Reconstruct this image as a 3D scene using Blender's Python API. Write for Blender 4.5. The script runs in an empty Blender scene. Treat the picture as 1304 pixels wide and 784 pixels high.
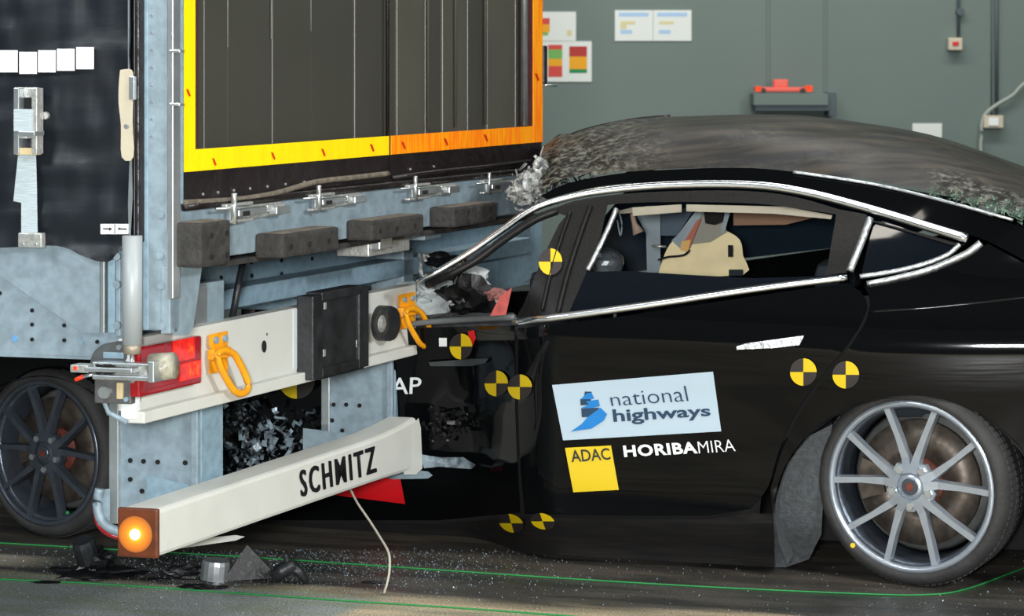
import bpy, bmesh, math, random
from mathutils import Vector, Matrix, noise
from mathutils.geometry import delaunay_2d_cdt
random.seed(7)
S = bpy.context.scene; C = S.collection
PI = math.pi
# ------------------------------------------------------------------ camera
F, CX, HY, H = 3000.0, 652.0, 65.0, 1.65          # focal length in px of a 1304x784 image, centre, horizon row, eye height
cd = bpy.data.cameras.new('camera'); cam = bpy.data.objects.new('camera', cd); C.objects.link(cam)
cam.location = (0, 0, H); cam.rotation_euler = (PI/2, 0, 0)
cd.sensor_width = 36; cd.lens = 36*F/1304; cd.shift_y = -(392-HY)/1304
cd.dof.use_dof = True; cd.dof.focus_distance = 7.2; cd.dof.aperture_fstop = 6.3
cd.clip_start = .05
S.camera = cam
# ------------------------------------------------------------------ world and light
w = bpy.data.worlds.new('hall'); S.world = w; w.use_nodes = True
w.node_tree.nodes['Background'].inputs[0].default_value = (.42, .5, .56, 1)
w.node_tree.nodes['Background'].inputs[1].default_value = .2
def area(name, loc, target, sx, sy, power, col=(1, 1, 1)):
    l = bpy.data.lights.new(name, 'AREA'); l.shape = 'RECTANGLE'; l.size = sx; l.size_y = sy; l.energy = power; l.color = col
    o = bpy.data.objects.new(name, l); C.objects.link(o); o.location = loc
    o.rotation_euler = (Vector(target)-Vector(loc)).to_track_quat('-Z', 'Y').to_euler()
    return o
area('camera_flash', (-.3, -.3, 1.8), (0, 7, .7), .5, .4, 450, (1, 1, 1))
area('flood_fill_light', (-4.5, 1.5, 5.2), (-.3, 7.5, .5), 1.6, 1.2, 200, (.9, .96, 1))
area('flood_fill_light', (5.5, 2.0, 4.2), (.2, 7.3, .6), 1.2, .9, 400, (.97, .99, 1))  # unseen fill from the right, added to brighten the rear tape
area('overhead_fill', (1.5, 9.4, 6.5), (1.2, 9.4, 0), 6, .7, 150, (.93, .97, 1))  # unseen overhead lights, added for reflections in chrome and roof
area('overhead_fill', (1, 4.5, 6.5), (1, 5.5, 0), 6, .5, 160, (1, .93, .82))
area('overhead_fill', (1, 13.5, 6.5), (1, 15.5, 1), 9, .8, 440, (1, .98, .93))  # added overhead light, also brightens the back wall
S.view_settings.view_transform = 'Standard'; S.view_settings.look = 'None'
S.view_settings.exposure = 0.0; S.view_settings.gamma = 1
# ------------------------------------------------------------------ materials
def lin(r, g, b):
    f = lambda c: (c/255/12.92) if c/255 <= .04045 else ((c/255+.055)/1.055)**2.4
    return (f(r), f(g), f(b))
def mat(name, col, rough=.5, metal=0, var=0, scale=8, bump=0, bscale=30, col2=None, stretch=(1, 1, 1), coat=0, ramp=(.35, .65), kind='noise', spec=.5, emit=None, detail=4):
    m = bpy.data.materials.new(name); m.use_nodes = True; nt = m.node_tree; b = nt.nodes['Principled BSDF']
    b.inputs['Roughness'].default_value = rough; b.inputs['Metallic'].default_value = metal
    b.inputs['Base Color'].default_value = (*col, 1); b.inputs['Specular IOR Level'].default_value = spec
    if coat: b.inputs['Coat Weight'].default_value = coat; b.inputs['Coat Roughness'].default_value = .03
    if emit: b.inputs['Emission Color'].default_value = (*emit[0], 1); b.inputs['Emission Strength'].default_value = emit[1]
    tc = nt.nodes.new('ShaderNodeTexCoord'); mp = nt.nodes.new('ShaderNodeMapping'); mp.inputs['Scale'].default_value = stretch
    nt.links.new(tc.outputs['Object'], mp.inputs['Vector'])
    if var or col2:
        n = nt.nodes.new('ShaderNodeTexNoise' if kind == 'noise' else 'ShaderNodeTexVoronoi'); n.inputs['Scale'].default_value = scale
        if kind == 'noise': n.inputs['Detail'].default_value = detail
        nt.links.new(mp.outputs[0], n.inputs['Vector'])
        r = nt.nodes.new('ShaderNodeValToRGB'); r.color_ramp.elements[0].position = ramp[0]; r.color_ramp.elements[1].position = ramp[1]
        c2 = col2 or tuple(min(1, c*(1+var)) for c in col); c1 = col if col2 else tuple(c*(1-var) for c in col)
        r.color_ramp.elements[0].color = (*c1, 1); r.color_ramp.elements[1].color = (*c2, 1)
        if kind == 'noise': nt.links.new(n.outputs[0], r.inputs[0])
        else: 
            sp = nt.nodes.new('ShaderNodeSeparateColor'); nt.links.new(n.outputs['Color'], sp.inputs[0]); nt.links.new(sp.outputs[0], r.inputs[0])
        nt.links.new(r.outputs[0], b.inputs['Base Color'])
    if bump:
        n2 = nt.nodes.new('ShaderNodeTexNoise'); n2.inputs['Scale'].default_value = bscale; n2.inputs['Detail'].default_value = 5
        nt.links.new(mp.outputs[0], n2.inputs['Vector'])
        bp = nt.nodes.new('ShaderNodeBump'); bp.inputs['Strength'].default_value = bump; bp.inputs['Distance'].default_value = .02
        nt.links.new(n2.outputs[0], bp.inputs['Height']); nt.links.new(bp.outputs[0], b.inputs['Normal'])
    return m
M = dict(
 galv=mat('galvanised_steel', lin(134, 152, 162), .5, .15, .13, 28, .06, 60, kind='noise'),
 galvb=mat('galvanised_steel_blue', lin(132, 158, 172), .5, .12, .12, 34, .05, 60),
 alu=mat('aluminium', lin(205, 212, 214), .28, .85, .08, 20),
 zinc=mat('zinc_fittings', lin(188, 190, 186), .35, .6, .18, 90, .1, 90),
 cream=mat('cream_paint', lin(203, 205, 198), .42, 0, .03, 9, .02, 30),
 curtain=mat('black_curtain', lin(12, 20, 28), .42, 0, .1, 5, .15, 4, stretch=(1, 1, 3)),
 door=mat('door_plank', lin(60, 60, 53), .38, 0, .04, 4, 0, 20),
 doorlt=mat('door_plank_light', lin(74, 73, 64), .38, 0, .06, 5, 0, 20),
 seal=mat('dark_rubber_seal', lin(26, 20, 20), .35, 0, .3, 16, .3, 25),
 maroon=mat('dark_red_edging', lin(74, 30, 32), .5, 0, .2, 20),
 tape_y=mat('yellow_tape', (1, .66, .0), .35, 0, 0, 30, col2=(1, .72, .0), stretch=(1, 1, .1)),
 tape_o=mat('orange_tape', (1, .2, .0), .35, 0, 0, 26, col2=(1, .36, .0), stretch=(3, 3, .2), ramp=(.45, .55)),
 tape_w=mat('white_tape', (.97, .98, 1), .3, 0),
 red_mark=mat('red_mark', (.55, .01, .0), .5),
 rubber=mat('buffer_rubber', lin(46, 45, 43), .75, 0, .3, 22, .4, 40),
 rubtop=mat('scuffed_rubber', lin(104, 96, 84), .85, 0, .25, 30, .6, 45),
 black=mat('black_plastic', lin(30, 33, 36), .45, 0, .4, 14, .2, 30),
 dark=mat('dark_void', (.004, .004, .005), .9),
 strap=mat('grey_strap', lin(176, 190, 196), .7, 0, .12, 60, .3, 90, stretch=(.3, .3, 5)),
 white=mat('white_print', lin(225, 230, 230), .5),
 offwhite=mat('off_white_plastic', lin(190, 182, 160), .5, 0, .06, 20),
 redlens=mat('red_lens', (.75, .01, .008), .15, 0, 0, 40, col2=(1, .03, .01), ramp=(.4, .6), coat=.5),
 darkred=mat('dark_red_lens', (.3, .005, .01), .2, coat=.5),
 orangel=mat('orange_lens', (1, .13, .02), .2, 0, 0, 60, col2=(1, .02, .01), ramp=(.4, .6)),
 hook=mat('yellow_hook', lin(236, 158, 16), .45, 0, .12, 25),
 amber=mat('amber_lens', (.1, .026, .008), .35, 0, .2, 30),
 lampglow=mat('lit_bulb', (1, .6, .2), .5, emit=((1, .62, .16), 7)),
 paint=mat('black_car_paint', (.0022, .0026, .003), .06, 0, coat=0, spec=.22, bump=.03, bscale=2.5),
 paint2=mat('scuffed_black_paint', (.008, .008, .009), .3, 0, 0, 12, col2=(.012, .011, .010), coat=0, bump=.2, bscale=9, stretch=(.5, .5, 4)),
 satin=mat('satin_black_pillar', (.008, .008, .008), .4, 0, .5, 30, stretch=(8, 8, .6), spec=.2),
 chrome=mat('chrome_trim', (.82, .86, .9), .2, 1, 0),
 dchrome=mat('dull_trim', lin(185, 190, 192), .35, .8, .2, 60, .3, 60),
 tyre=mat('tyre_rubber', lin(46, 46, 46), .72, 0, .2, 12, .15, 60),
 rim=mat('grey_alloy', lin(170, 180, 190), .28, .6, .05, 30),
 rimb=mat('dark_alloy', lin(84, 92, 102), .3, .6, .1, 30),
 disc=mat('brake_disc', lin(92, 84, 76), .45, .6, .3, 30),
 rust=mat('rusty_hub', lin(105, 52, 40), .7, .2, .3, 60),
 felt=mat('arch_felt', lin(70, 74, 76), .95, 0, .2, 60, .3, 120),
 yel=mat('yellow_sticker', (.66, .47, .0), .5),
 blk=mat('black_print', (.006, .006, .008), .5),
 blackdisc=mat('brown_black_disc', lin(40, 34, 32), .5),
 palebl=mat('pale_sticker', lin(172, 192, 204), .5),
 navy=mat('navy_print', lin(22, 56, 84), .5),
 blue=mat('blue_print', lin(8, 118, 190), .5),
 redst=mat('red_sticker', lin(206, 12, 22), .5),
 glass=mat('smoked_glass', (.004, .006, .009), .06, 0, spec=.4),
 interior=mat('dark_interior', lin(16, 26, 34), .8, 0, .3, 6),
 brown=mat('brown_trim', lin(84, 68, 56), .8),
 creamtrim=mat('cream_trim', lin(236, 220, 170), .6, 0, .06, 14),
 greyplate=mat('grey_trim', lin(132, 146, 152), .55, .1, .1, 12),
 bag=mat('torn_fabric', lin(168, 178, 178), .8, 0, .25, 12, .6, 20),
 tan=mat('tan_clip', lin(200, 182, 140), .6),
 wall=mat('wall_paint', lin(103, 117, 112), .8, 0, .03, 1.2),
 conduit=mat('conduit_grey', lin(72, 84, 88), .6),
 green=mat('green_laser_line', lin(30, 128, 62), .6, emit=None),
 cord=mat('pale_cord', lin(176, 172, 158), .8),
 metalshred=mat('torn_metal', lin(150, 168, 178), .35, .3, 0, 14, col2=lin(22, 26, 30), ramp=(.42, .56), bump=.5, bscale=20),
 blackshred=mat('torn_black', lin(14, 15, 17), .45, 0, .3, 20, .3, 25),
 greenglass=mat('green_glass', lin(120, 150, 130), .2, 0, 0, 90, col2=lin(30, 36, 34), bump=.8, bscale=80),
 lightbag=mat('pale_crushed_metal', lin(222, 224, 220), .6, .0, 0, 34, col2=lin(96, 100, 102), ramp=(.3, .62), bump=.8, bscale=40),
)
# ------------------------------------------------------------------ frames of reference
def ground(px, py):                       # floor point seen at a pixel
    Y = F*H/(py-HY); return Vector(((px-CX)*Y/F, Y, 0))
def xyz(P, z): return Vector((P[0], P[1], z))
def hit(px, py, P, D):                    # vertical plane through P (2d) containing direction D (2d)
    k = (px-CX)/F                         # X = k*Y
    # P + D*t : Px+Dx t = k (Py + Dy t)
    t = (k*P[1]-P[0])/(D[0]-k*D[1]); X = P[0]+D[0]*t; Y = P[1]+D[1]*t
    return Vector((X, Y, H-(py-HY)*Y/F)), t
# trailer: a runs across its rear (away from us), b runs backwards out of its rear face
P0 = ((217-CX)/F*6.437, 6.437); A = (.424, .9056); B = (.97, -.243)
def T(a, b, z): return Vector((P0[0]+A[0]*a+B[0]*b, P0[1]+A[1]*a+B[1]*b, z))
def rear(px, py, b=0): return hit(px, py, (P0[0]+B[0]*b, P0[1]+B[1]*b), A)[0]
def side(px, py, a=0): return hit(px, py, (P0[0]+A[0]*a, P0[1]+A[1]*a), B)[0]
def ra(px, b=0): return hit(px, 100, (P0[0]+B[0]*b, P0[1]+B[1]*b), A)[1]     # a of a pixel column on rear plane b
def sb(px, a=0): return hit(px, 100, (P0[0]+A[0]*a, P0[1]+A[1]*a), B)[1]     # b of a pixel column on side plane a
# car: u forward, v inward, near rear wheel at the origin
R0 = (1.219, 7.215); FD = (-.9715, .2368); VD = (.2368, .9715)
def K(u, v, z): return Vector((R0[0]+FD[0]*u+VD[0]*v, R0[1]+FD[1]*u+VD[1]*v, z))
PROF = [(-.1, .16), (.06, .13), (.14, .075), (.25, .05), (.4, .045), (.55, .03), (.66, .008), (.74, -.004), (.8, .004), (.86, .03), (.95, .075), (1.05, .125), (1.2, .225), (1.3, .31), (1.6, .6)]
def V(u, z):
    for i in range(len(PROF)-1):
        if z <= PROF[i+1][0] or i == len(PROF)-2:
            z0, v0 = PROF[i]; z1, v1 = PROF[i+1]
            zp, vp = PROF[max(0, i-1)]; zn, vn = PROF[min(len(PROF)-1, i+2)]
            t = min(1.5, max(0, (z-z0)/(z1-z0))); m0 = (v1-vp)/(z1-zp)*(z1-z0); m1 = (vn-v0)/(zn-z0)*(z1-z0)
            v = (2*t**3-3*t*t+1)*v0+(t**3-2*t*t+t)*m0+(-2*t**3+3*t*t)*v1+(t**3-t*t)*m1
            break
    v += .05*max(0, -u-.35)**2*3 + .02*max(0, u-1.2)**2          # plan shape tapers to the tail
    v -= .018*math.exp(-((u/.5)**2)-((z-.62)/.16)**2)             # haunch over the wheel
    sm = lambda x, a, b: (lambda t: t*t*(3-2*t))(max(0, min(1, (x-a)/(b-a))))
    v -= .5*max(0, v-.06)*sm(-u, -.15, .3)*sm(z, .9, 1.05)
    v += .30*sm(u, 1.12, 1.55)*(1-sm(u, 2.35, 2.6))*(1-sm(z, .78, .93))      # flank stove in where the bar struck it
    return v
def car(px, py, off=0):                   # point on the car's near flank; off > 0 stands proud of it
    v = 0
    for _ in range(8):
        P, t = hit(px, py, (R0[0]+VD[0]*v, R0[1]+VD[1]*v), FD); v = V(t, P.z)-off
    return hit(px, py, (R0[0]+VD[0]*v, R0[1]+VD[1]*v), FD)[0]
def carin(px, py, v): return hit(px, py, (R0[0]+VD[0]*v, R0[1]+VD[1]*v), FD)[0]
def uvz(P):
    d = (P.x-R0[0], P.y-R0[1]); return d[0]*FD[0]+d[1]*FD[1], d[0]*VD[0]+d[1]*VD[1], P.z
# ------------------------------------------------------------------ builders
def link(name, me, m, parent=None):
    o = bpy.data.objects.new(name, me); C.objects.link(o)
    if m and not me.materials: me.materials.append(M[m] if isinstance(m, str) else m)
    if parent:
        o.parent = parent
        if parent.type == 'EMPTY': o.matrix_parent_inverse = Matrix.Translation(-parent.location)
    return o
def fromlists(name, vs, fs, m, parent=None, smooth=False):
    me = bpy.data.meshes.new(name); me.from_pydata([tuple(v) for v in vs], [], fs)
    if smooth: me.polygons.foreach_set('use_smooth', [True]*len(me.polygons))
    bm = bmesh.new(); bm.from_mesh(me); bmesh.ops.recalc_face_normals(bm, faces=bm.faces); bm.to_mesh(me); bm.free()
    return link(name, me, m, parent)
def empty(name, loc, label, cat, group=None):
    o = bpy.data.objects.new(name, None); C.objects.link(o); o.location = loc; o.empty_display_size = .2
    return tag(o, label, cat, group)
def tag(o, label, cat=None, group=None, kind=None):
    if label: o['label'] = label
    if cat: o['category'] = cat
    if group: o['group'] = group
    if kind: o['kind'] = kind
    return o
BOXF = [(0, 1, 3, 2), (4, 6, 7, 5), (0, 4, 5, 1), (2, 3, 7, 6), (0, 2, 6, 4), (1, 5, 7, 3)]
def hexa(name, c8, m, parent=None, bev=.004, seg=2):      # eight corners ordered by (i,j,k) bits
    me = bpy.data.meshes.new(name); me.from_pydata([tuple(v) for v in c8], [], BOXF)
    bm = bmesh.new(); bm.from_mesh(me); bmesh.ops.recalc_face_normals(bm, faces=bm.faces)
    if bev: bmesh.ops.bevel(bm, geom=list(bm.edges), offset=bev, segments=seg, affect='EDGES', profile=.6)
    for f in bm.faces: f.smooth = False
    bm.to_mesh(me); bm.free()
    return link(name, me, m, parent)
def tb(name, a0, a1, b0, b1, z0, z1, m, parent=None, bev=.004):
    return hexa(name, [T(a, b, z) for a in (a0, a1) for b in (b0, b1) for z in (z0, z1)], m, parent, bev)
def rbox(name, px0, px1, yt, yb, b0, b1, m, parent=None, bev=.004, at=None):
    """box on the rear: columns px0..px1 and rows yt..yb are read on its outer face b1 (rows at column `at`)"""
    at = px0 if at is None else at
    return tb(name, ra(px0, b1), ra(px1, b1), b0, b1, rear(at, yb, b1).z, rear(at, yt, b1).z, m, parent, bev)
def sbox(name, px0, px1, yt, yb, a0, a1, m, parent=None, bev=.004, at=None):
    """box on the flank: read on its near face a0"""
    at = px0 if at is None else at
    return tb(name, a0, a1, sb(px0, a0), sb(px1, a0), side(at, yb, a0).z, side(at, yt, a0).z, m, parent, bev)
def kb(name, u0, u1, v0, v1, z0, z1, m, parent=None, bev=.01):
    return hexa(name, [K(u, v, z) for u in (u0, u1) for v in (v0, v1) for z in (z0, z1)], m, parent, bev)
def inside(p, poly):
    x, y = p; c = False; j = len(poly)-1
    for i in range(len(poly)):
        xi, yi = poly[i]; xj, yj = poly[j]
        if (yi > y) != (yj > y) and x < (xj-xi)*(y-yi)/(yj-yi)+xi: c = not c
        j = i
    return c
def curve(pts, n=5):                      # Catmull-Rom through 2d or 3d points
    out = []; P = [pts[0]]+list(pts)+[pts[-1]]
    for i in range(1, len(P)-2):
        for k in range(n):
            t = k/n; out.append(tuple(.5*((2*P[i][d])+(-P[i-1][d]+P[i+1][d])*t+(2*P[i-1][d]-5*P[i][d]+4*P[i+1][d]-P[i+2][d])*t*t+(-P[i-1][d]+3*P[i][d]-3*P[i+1][d]+P[i+2][d])*t**3) for d in range(len(pts[0]))))
    out.append(tuple(pts[-1])); return out
def panel(name, poly, mp, m, parent=None, step=14, th=.012, off=0, flat=False, mirror=None):
    """sheet bounded by a polygon, lying on the surface mp(x, y, off), th thick"""
    B_ = []
    for i in range(len(poly)):
        p, q = poly[i], poly[(i+1) % len(poly)]; d = math.dist(p, q)
        if d < .3: continue
        k = max(1, int(d/step)) if not flat else 1
        for j in range(k): B_.append((p[0]+(q[0]-p[0])*j/k, p[1]+(q[1]-p[1])*j/k))
    pts = list(B_); nb = len(B_)
    if not flat:
        x0, x1 = min(p[0] for p in B_), max(p[0] for p in B_); y0, y1 = min(p[1] for p in B_), max(p[1] for p in B_)
        x = x0+step/2
        while x < x1:
            y = y0+step/2
            while y < y1:
                if inside((x, y), B_) and min((x-b[0])**2+(y-b[1])**2 for b in B_) > (step*.45)**2: pts.append((x, y))
                y += step
            x += step
    r = delaunay_2d_cdt([Vector(p) for p in pts], [(i, (i+1) % nb) for i in range(nb)], [list(range(nb))], 1, 1e-5)
    v2, fs = r[0], r[2]
    G = mirror or (lambda P: P)
    fr = [G(mp(v.x, v.y, off)) for v in v2]; bk = [G(mp(v.x, v.y, off-th)) for v in v2]; n = len(fr)
    cnt = {}
    for f in fs:
        for i in range(len(f)):
            e = (f[i], f[(i+1) % len(f)]); cnt[tuple(sorted(e))] = cnt.get(tuple(sorted(e)), []) + [e]
    vs = fr+bk; F_ = [tuple(f) for f in fs]+[tuple(n+i for i in reversed(f)) for f in fs]; sm = [not flat]*len(F_)
    for e in [l[0] for l in cnt.values() if len(l) == 1]:
        k = len(vs); vs += [fr[e[1]], fr[e[0]], bk[e[0]], bk[e[1]]]; F_.append((k, k+1, k+2, k+3)); sm.append(False)
    me = bpy.data.meshes.new(name); me.from_pydata([tuple(v) for v in vs], [], F_)
    me.polygons.foreach_set('use_smooth', sm)
    return link(name, me, m, parent)
def rearmap(b): return lambda x, y, o=0: rear(x, y, b+o)
def sidemap(a): return lambda x, y, o=0: side(x, y, a-o)
def tube(name, pts, r, m, parent=None, seg=8, closed=False, flat=1.0, nrm=None):
    pts = [Vector(p) for p in pts]; n = len(pts); vs, fs = [], []
    up0 = Vector((0, 0, 1)) if nrm is None else Vector(nrm)
    for i, p in enumerate(pts):
        t = (pts[(i+1) % n]-pts[i-1]) if closed else (pts[min(n-1, i+1)]-pts[max(0, i-1)])
        t.normalize(); s = t.cross(up0)
        if s.length < .05: s = t.cross(Vector((1, 0, 0)))
        s.normalize(); u = s.cross(t)
        rr = r[i] if isinstance(r, (list, tuple)) else r
        for k in range(seg):
            a = 2*PI*k/seg; vs.append(p+s*math.cos(a)*rr+u*math.sin(a)*rr*flat)
    for i in range(n if closed else n-1):
        j = (i+1) % n
        for k in range(seg): fs.append((i*seg+k, i*seg+(k+1) % seg, j*seg+(k+1) % seg, j*seg+k))
    if not closed: fs += [tuple(range(seg))[::-1], tuple((n-1)*seg+k for k in range(seg))]
    return fromlists(name, vs, fs, m, parent, seg > 5)
def disc(name, c, axis, r, h, m, parent=None, seg=20, r2=None, dome=0):   # cylinder standing on c along axis
    ax = Vector(axis).normalized(); s = ax.cross(Vector((0, 0, 1)))
    if s.length < .1: s = ax.cross(Vector((1, 0, 0)))
    s.normalize(); u = s.cross(ax); c = Vector(c); r2 = r if r2 is None else r2
    prof = [(r, 0), (r, h*.8), (r*.93*(r2/r), h)] + ([(r*.5, h+dome)] if dome else [])
    vs, fs = [], []
    for (q, hh) in prof:
        for k in range(seg): a = 2*PI*k/seg; vs.append(c+ax*hh+(s*math.cos(a)+u*math.sin(a))*q)
    for i in range(len(prof)-1):
        for k in range(seg): fs.append((i*seg+k, i*seg+(k+1) % seg, (i+1)*seg+(k+1) % seg, (i+1)*seg+k))
    fs += [tuple(range(seg))[::-1], tuple((len(prof)-1)*seg+k for k in range(seg))]
    return fromlists(name, vs, fs, m, parent, False)
def multi(name, items, m, parent=None):   # several small solids joined into one mesh
    vs, fs = [], []
    for (v, f) in items:
        k = len(vs); vs += v; fs += [tuple(k+i for i in q) for q in f]
    o = fromlists(name, vs, fs, m, parent); o['kind'] = 'stuff'; return o
def discdata(c, axis, r, h, seg=8):
    ax = Vector(axis).normalized(); s = ax.cross(Vector((0, 0, 1))).normalized(); u = s.cross(ax); c = Vector(c)
    vs = [c+ax*hh+(s*math.cos(2*PI*k/seg)+u*math.sin(2*PI*k/seg))*r for hh in (0, h) for k in range(seg)]
    return vs, [tuple(range(seg))[::-1], tuple(seg+k for k in range(seg))]+[(k, (k+1) % seg, seg+(k+1) % seg, seg+k) for k in range(seg)]
B3 = Vector((B[0], B[1], 0)); NA = Vector((-A[0], -A[1], 0)); NB = Vector((A[1], -A[0], 0)); NS = Vector((B[1], -B[0], 0)); CN = Vector((-VD[0], -VD[1], 0))
def text(name, s, quad, mp, m, parent, weight=0, off=.002, th=.001, sp=1):
    """lettering: the bounding box of the text is laid on the pixel quad (bottom left, bottom right, top right, top left)"""
    cu = bpy.data.curves.new('t', 'FONT'); cu.body = s; cu.offset = weight; cu.space_character = sp; cu.resolution_u = 3
    o = bpy.data.objects.new('t', cu); C.objects.link(o); dg = bpy.context.evaluated_depsgraph_get(); dg.update()
    me = bpy.data.meshes.new_from_object(o.evaluated_get(dg)); bpy.data.objects.remove(o)
    xs = [v.co.x for v in me.vertices]; ys = [v.co.y for v in me.vertices]
    x0, x1, y0, y1 = min(xs), max(xs), min(ys), max(ys)
    bl, br, tr_, tl = quad
    for v in me.vertices:
        a, b = (v.co.x-x0)/(x1-x0), (v.co.y-y0)/(y1-y0)
        p = [(bl[i]*(1-a)+br[i]*a)*(1-b)+(tl[i]*(1-a)+tr_[i]*a)*b for i in (0, 1)]
        v.co = mp(p[0], p[1], off)
    me.materials.clear(); me.name = name
    return link(name, me, m, parent)
def shards(name, pts, size, m, parent, n=3, seed=0, stretch=2.2):
    """torn, bent strips scattered about a list of 3d points"""
    rnd = random.Random(seed); vs, fs = [], []
    for p in pts:
        for _ in range(n):
            c = Vector(p)+Vector((rnd.gauss(0, 1), rnd.gauss(0, 1), rnd.gauss(0, 1)))*size*.9
            d = Vector((rnd.gauss(0, 1), rnd.gauss(0, .6), rnd.gauss(0, 1))).normalized(); e = d.orthogonal().normalized()
            e.rotate(Matrix.Rotation(rnd.uniform(0, 6), 3, d)); l = size*rnd.uniform(.5, stretch); ww = size*rnd.uniform(.2, .7); k = len(vs); g = d.cross(e)
            for i in range(4):
                c2 = c+d*l*(i/3-.5)+g*rnd.uniform(-.35, .35)*size
                vs += [c2-e*ww*rnd.uniform(.3, .6), c2+e*ww*rnd.uniform(.3, .6)]
            for i in range(3): fs.append((k+2*i, k+2*i+1, k+2*i+3, k+2*i+2))
    return fromlists(name, vs, fs, m, parent)
def lump(name, c, sx, sy, sz, m, parent, seed=1, amp=.4, sub=3, fr=1.8):
    bm = bmesh.new(); bmesh.ops.create_icosphere(bm, subdivisions=sub, radius=1)
    for v in bm.verts:
        k = 1+amp*(noise.noise(v.co*fr+Vector((seed*7.3, seed, 0)))+.5*noise.noise(v.co*fr*2.7+Vector((seed, 3, 1))))
        v.co = Vector((v.co.x*sx*k, v.co.y*sy*k, v.co.z*sz*k))+Vector(c)
    me = bpy.data.meshes.new(name); bm.to_mesh(me); bm.free()
    return link(name, me, m, parent)
# ================================================================== SETTING
def floor_mat():
    m = bpy.data.materials.new('hall_floor'); m.use_nodes = True; nt = m.node_tree; b = nt.nodes['Principled BSDF']; L = nt.links.new
    N = nt.nodes.new; tc = N('ShaderNodeTexCoord'); mp = N('ShaderNodeMapping'); mp.inputs['Rotation'].default_value = (0, 0, math.atan2(FD[1], -FD[0])); L(tc.outputs['Object'], mp.inputs[0])
    # worn lanes run along the track; y' is the distance across it
    sx = N('ShaderNodeSeparateXYZ'); L(mp.outputs[0], sx.inputs[0])
    n0 = N('ShaderNodeTexNoise'); n0.inputs['Scale'].default_value = 1.6; n0.inputs['Detail'].default_value = 6
    mp2 = N('ShaderNodeMapping'); mp2.inputs['Scale'].default_value = (1, 5, 1); L(mp.outputs[0], mp2.inputs[0]); L(mp2.outputs[0], n0.inputs[0])
    mul = N('ShaderNodeMath'); mul.operation = 'MULTIPLY_ADD'; mul.inputs[1].default_value = .22; L(n0.outputs[0], mul.inputs[0]); L(sx.outputs[1], mul.inputs[2])
    mr = N('ShaderNodeMapRange'); mr.inputs[1].default_value = 6.3; mr.inputs[2].default_value = 8.3; L(mul.outputs[0], mr.inputs[0])
    cr = N('ShaderNodeValToRGB'); e = cr.color_ramp.elements
    stops = [(0, (186, 174, 148)), (.28, (186, 172, 144)), (.325, (160, 148, 124)), (.35, (72, 70, 66)), (.50, (66, 65, 62)), (.58, (80, 75, 67)), (.66, (56, 54, 51)), (.76, (72, 68, 60)), (1, (50, 50, 48))]
    e[0].position, e[0].color = stops[0][0], (*lin(*stops[0][1]), 1); e[1].position, e[1].color = 1, (*lin(*stops[-1][1]), 1)
    for p, c in stops[1:-1]: q = e.new(p); q.color = (*lin(*c), 1)
    L(mr.outputs[0], cr.inputs[0])
    n1 = N('ShaderNodeTexNoise'); n1.inputs['Scale'].default_value = 140; n1.inputs['Detail'].default_value = 3; L(tc.outputs['Object'], n1.inputs[0])
    r1 = N('ShaderNodeValToRGB'); r1.color_ramp.elements[0].position = .35; r1.color_ramp.elements[0].color = (.55, .55, .55, 1); r1.color_ramp.elements[1].position = .75; r1.color_ramp.elements[1].color = (1.5, 1.5, 1.5, 1); L(n1.outputs[0], r1.inputs[0])
    n2 = N('ShaderNodeTexNoise'); n2.inputs['Scale'].default_value = 2.2; n2.inputs['Detail'].default_value = 5; L(mp2.outputs[0], n2.inputs[0])
    r2 = N('ShaderNodeValToRGB'); r2.color_ramp.elements[0].position = .4; r2.color_ramp.elements[0].color = (.72, .76, .8, 1); r2.color_ramp.elements[1].position = .6; r2.color_ramp.elements[1].color = (1.08, 1.05, 1, 1); L(n2.outputs[0], r2.inputs[0])
    mx = N('ShaderNodeMix'); mx.data_type = 'RGBA'; mx.blend_type = 'MULTIPLY'; mx.inputs[0].default_value = 1; L(cr.outputs[0], mx.inputs[6]); L(r1.outputs[0], mx.inputs[7])
    my = N('ShaderNodeMix'); my.data_type = 'RGBA'; my.blend_type = 'MULTIPLY'; my.inputs[0].default_value = 1; L(mx.outputs[2], my.inputs[6]); L(r2.outputs[0], my.inputs[7])
    # darker grey patch with a slanted edge at the left of the pale lane
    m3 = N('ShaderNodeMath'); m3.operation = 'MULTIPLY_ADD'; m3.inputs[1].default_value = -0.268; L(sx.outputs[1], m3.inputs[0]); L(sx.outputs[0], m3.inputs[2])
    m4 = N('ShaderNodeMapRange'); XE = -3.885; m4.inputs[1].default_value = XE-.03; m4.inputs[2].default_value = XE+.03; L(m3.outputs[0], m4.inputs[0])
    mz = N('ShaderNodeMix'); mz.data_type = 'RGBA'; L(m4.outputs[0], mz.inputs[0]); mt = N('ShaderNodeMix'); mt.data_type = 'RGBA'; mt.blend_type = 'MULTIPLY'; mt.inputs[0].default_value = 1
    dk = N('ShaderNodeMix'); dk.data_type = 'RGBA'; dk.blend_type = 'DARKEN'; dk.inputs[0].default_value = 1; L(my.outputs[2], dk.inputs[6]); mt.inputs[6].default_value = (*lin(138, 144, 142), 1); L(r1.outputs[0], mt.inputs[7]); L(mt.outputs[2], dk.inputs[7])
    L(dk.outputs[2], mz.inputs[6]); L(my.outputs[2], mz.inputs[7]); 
    a1 = N('ShaderNodeMapRange'); a1.inputs[1].default_value = -3.2; a1.inputs[2].default_value = -3.45; L(sx.outputs[0], a1.inputs[0])
    a2 = N('ShaderNodeMath'); a2.operation = 'SUBTRACT'; a2.inputs[1].default_value = 7.03; L(sx.outputs[1], a2.inputs[0]); a3 = N('ShaderNodeMath'); a3.operation = 'ABSOLUTE'; L(a2.outputs[0], a3.inputs[0])
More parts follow.
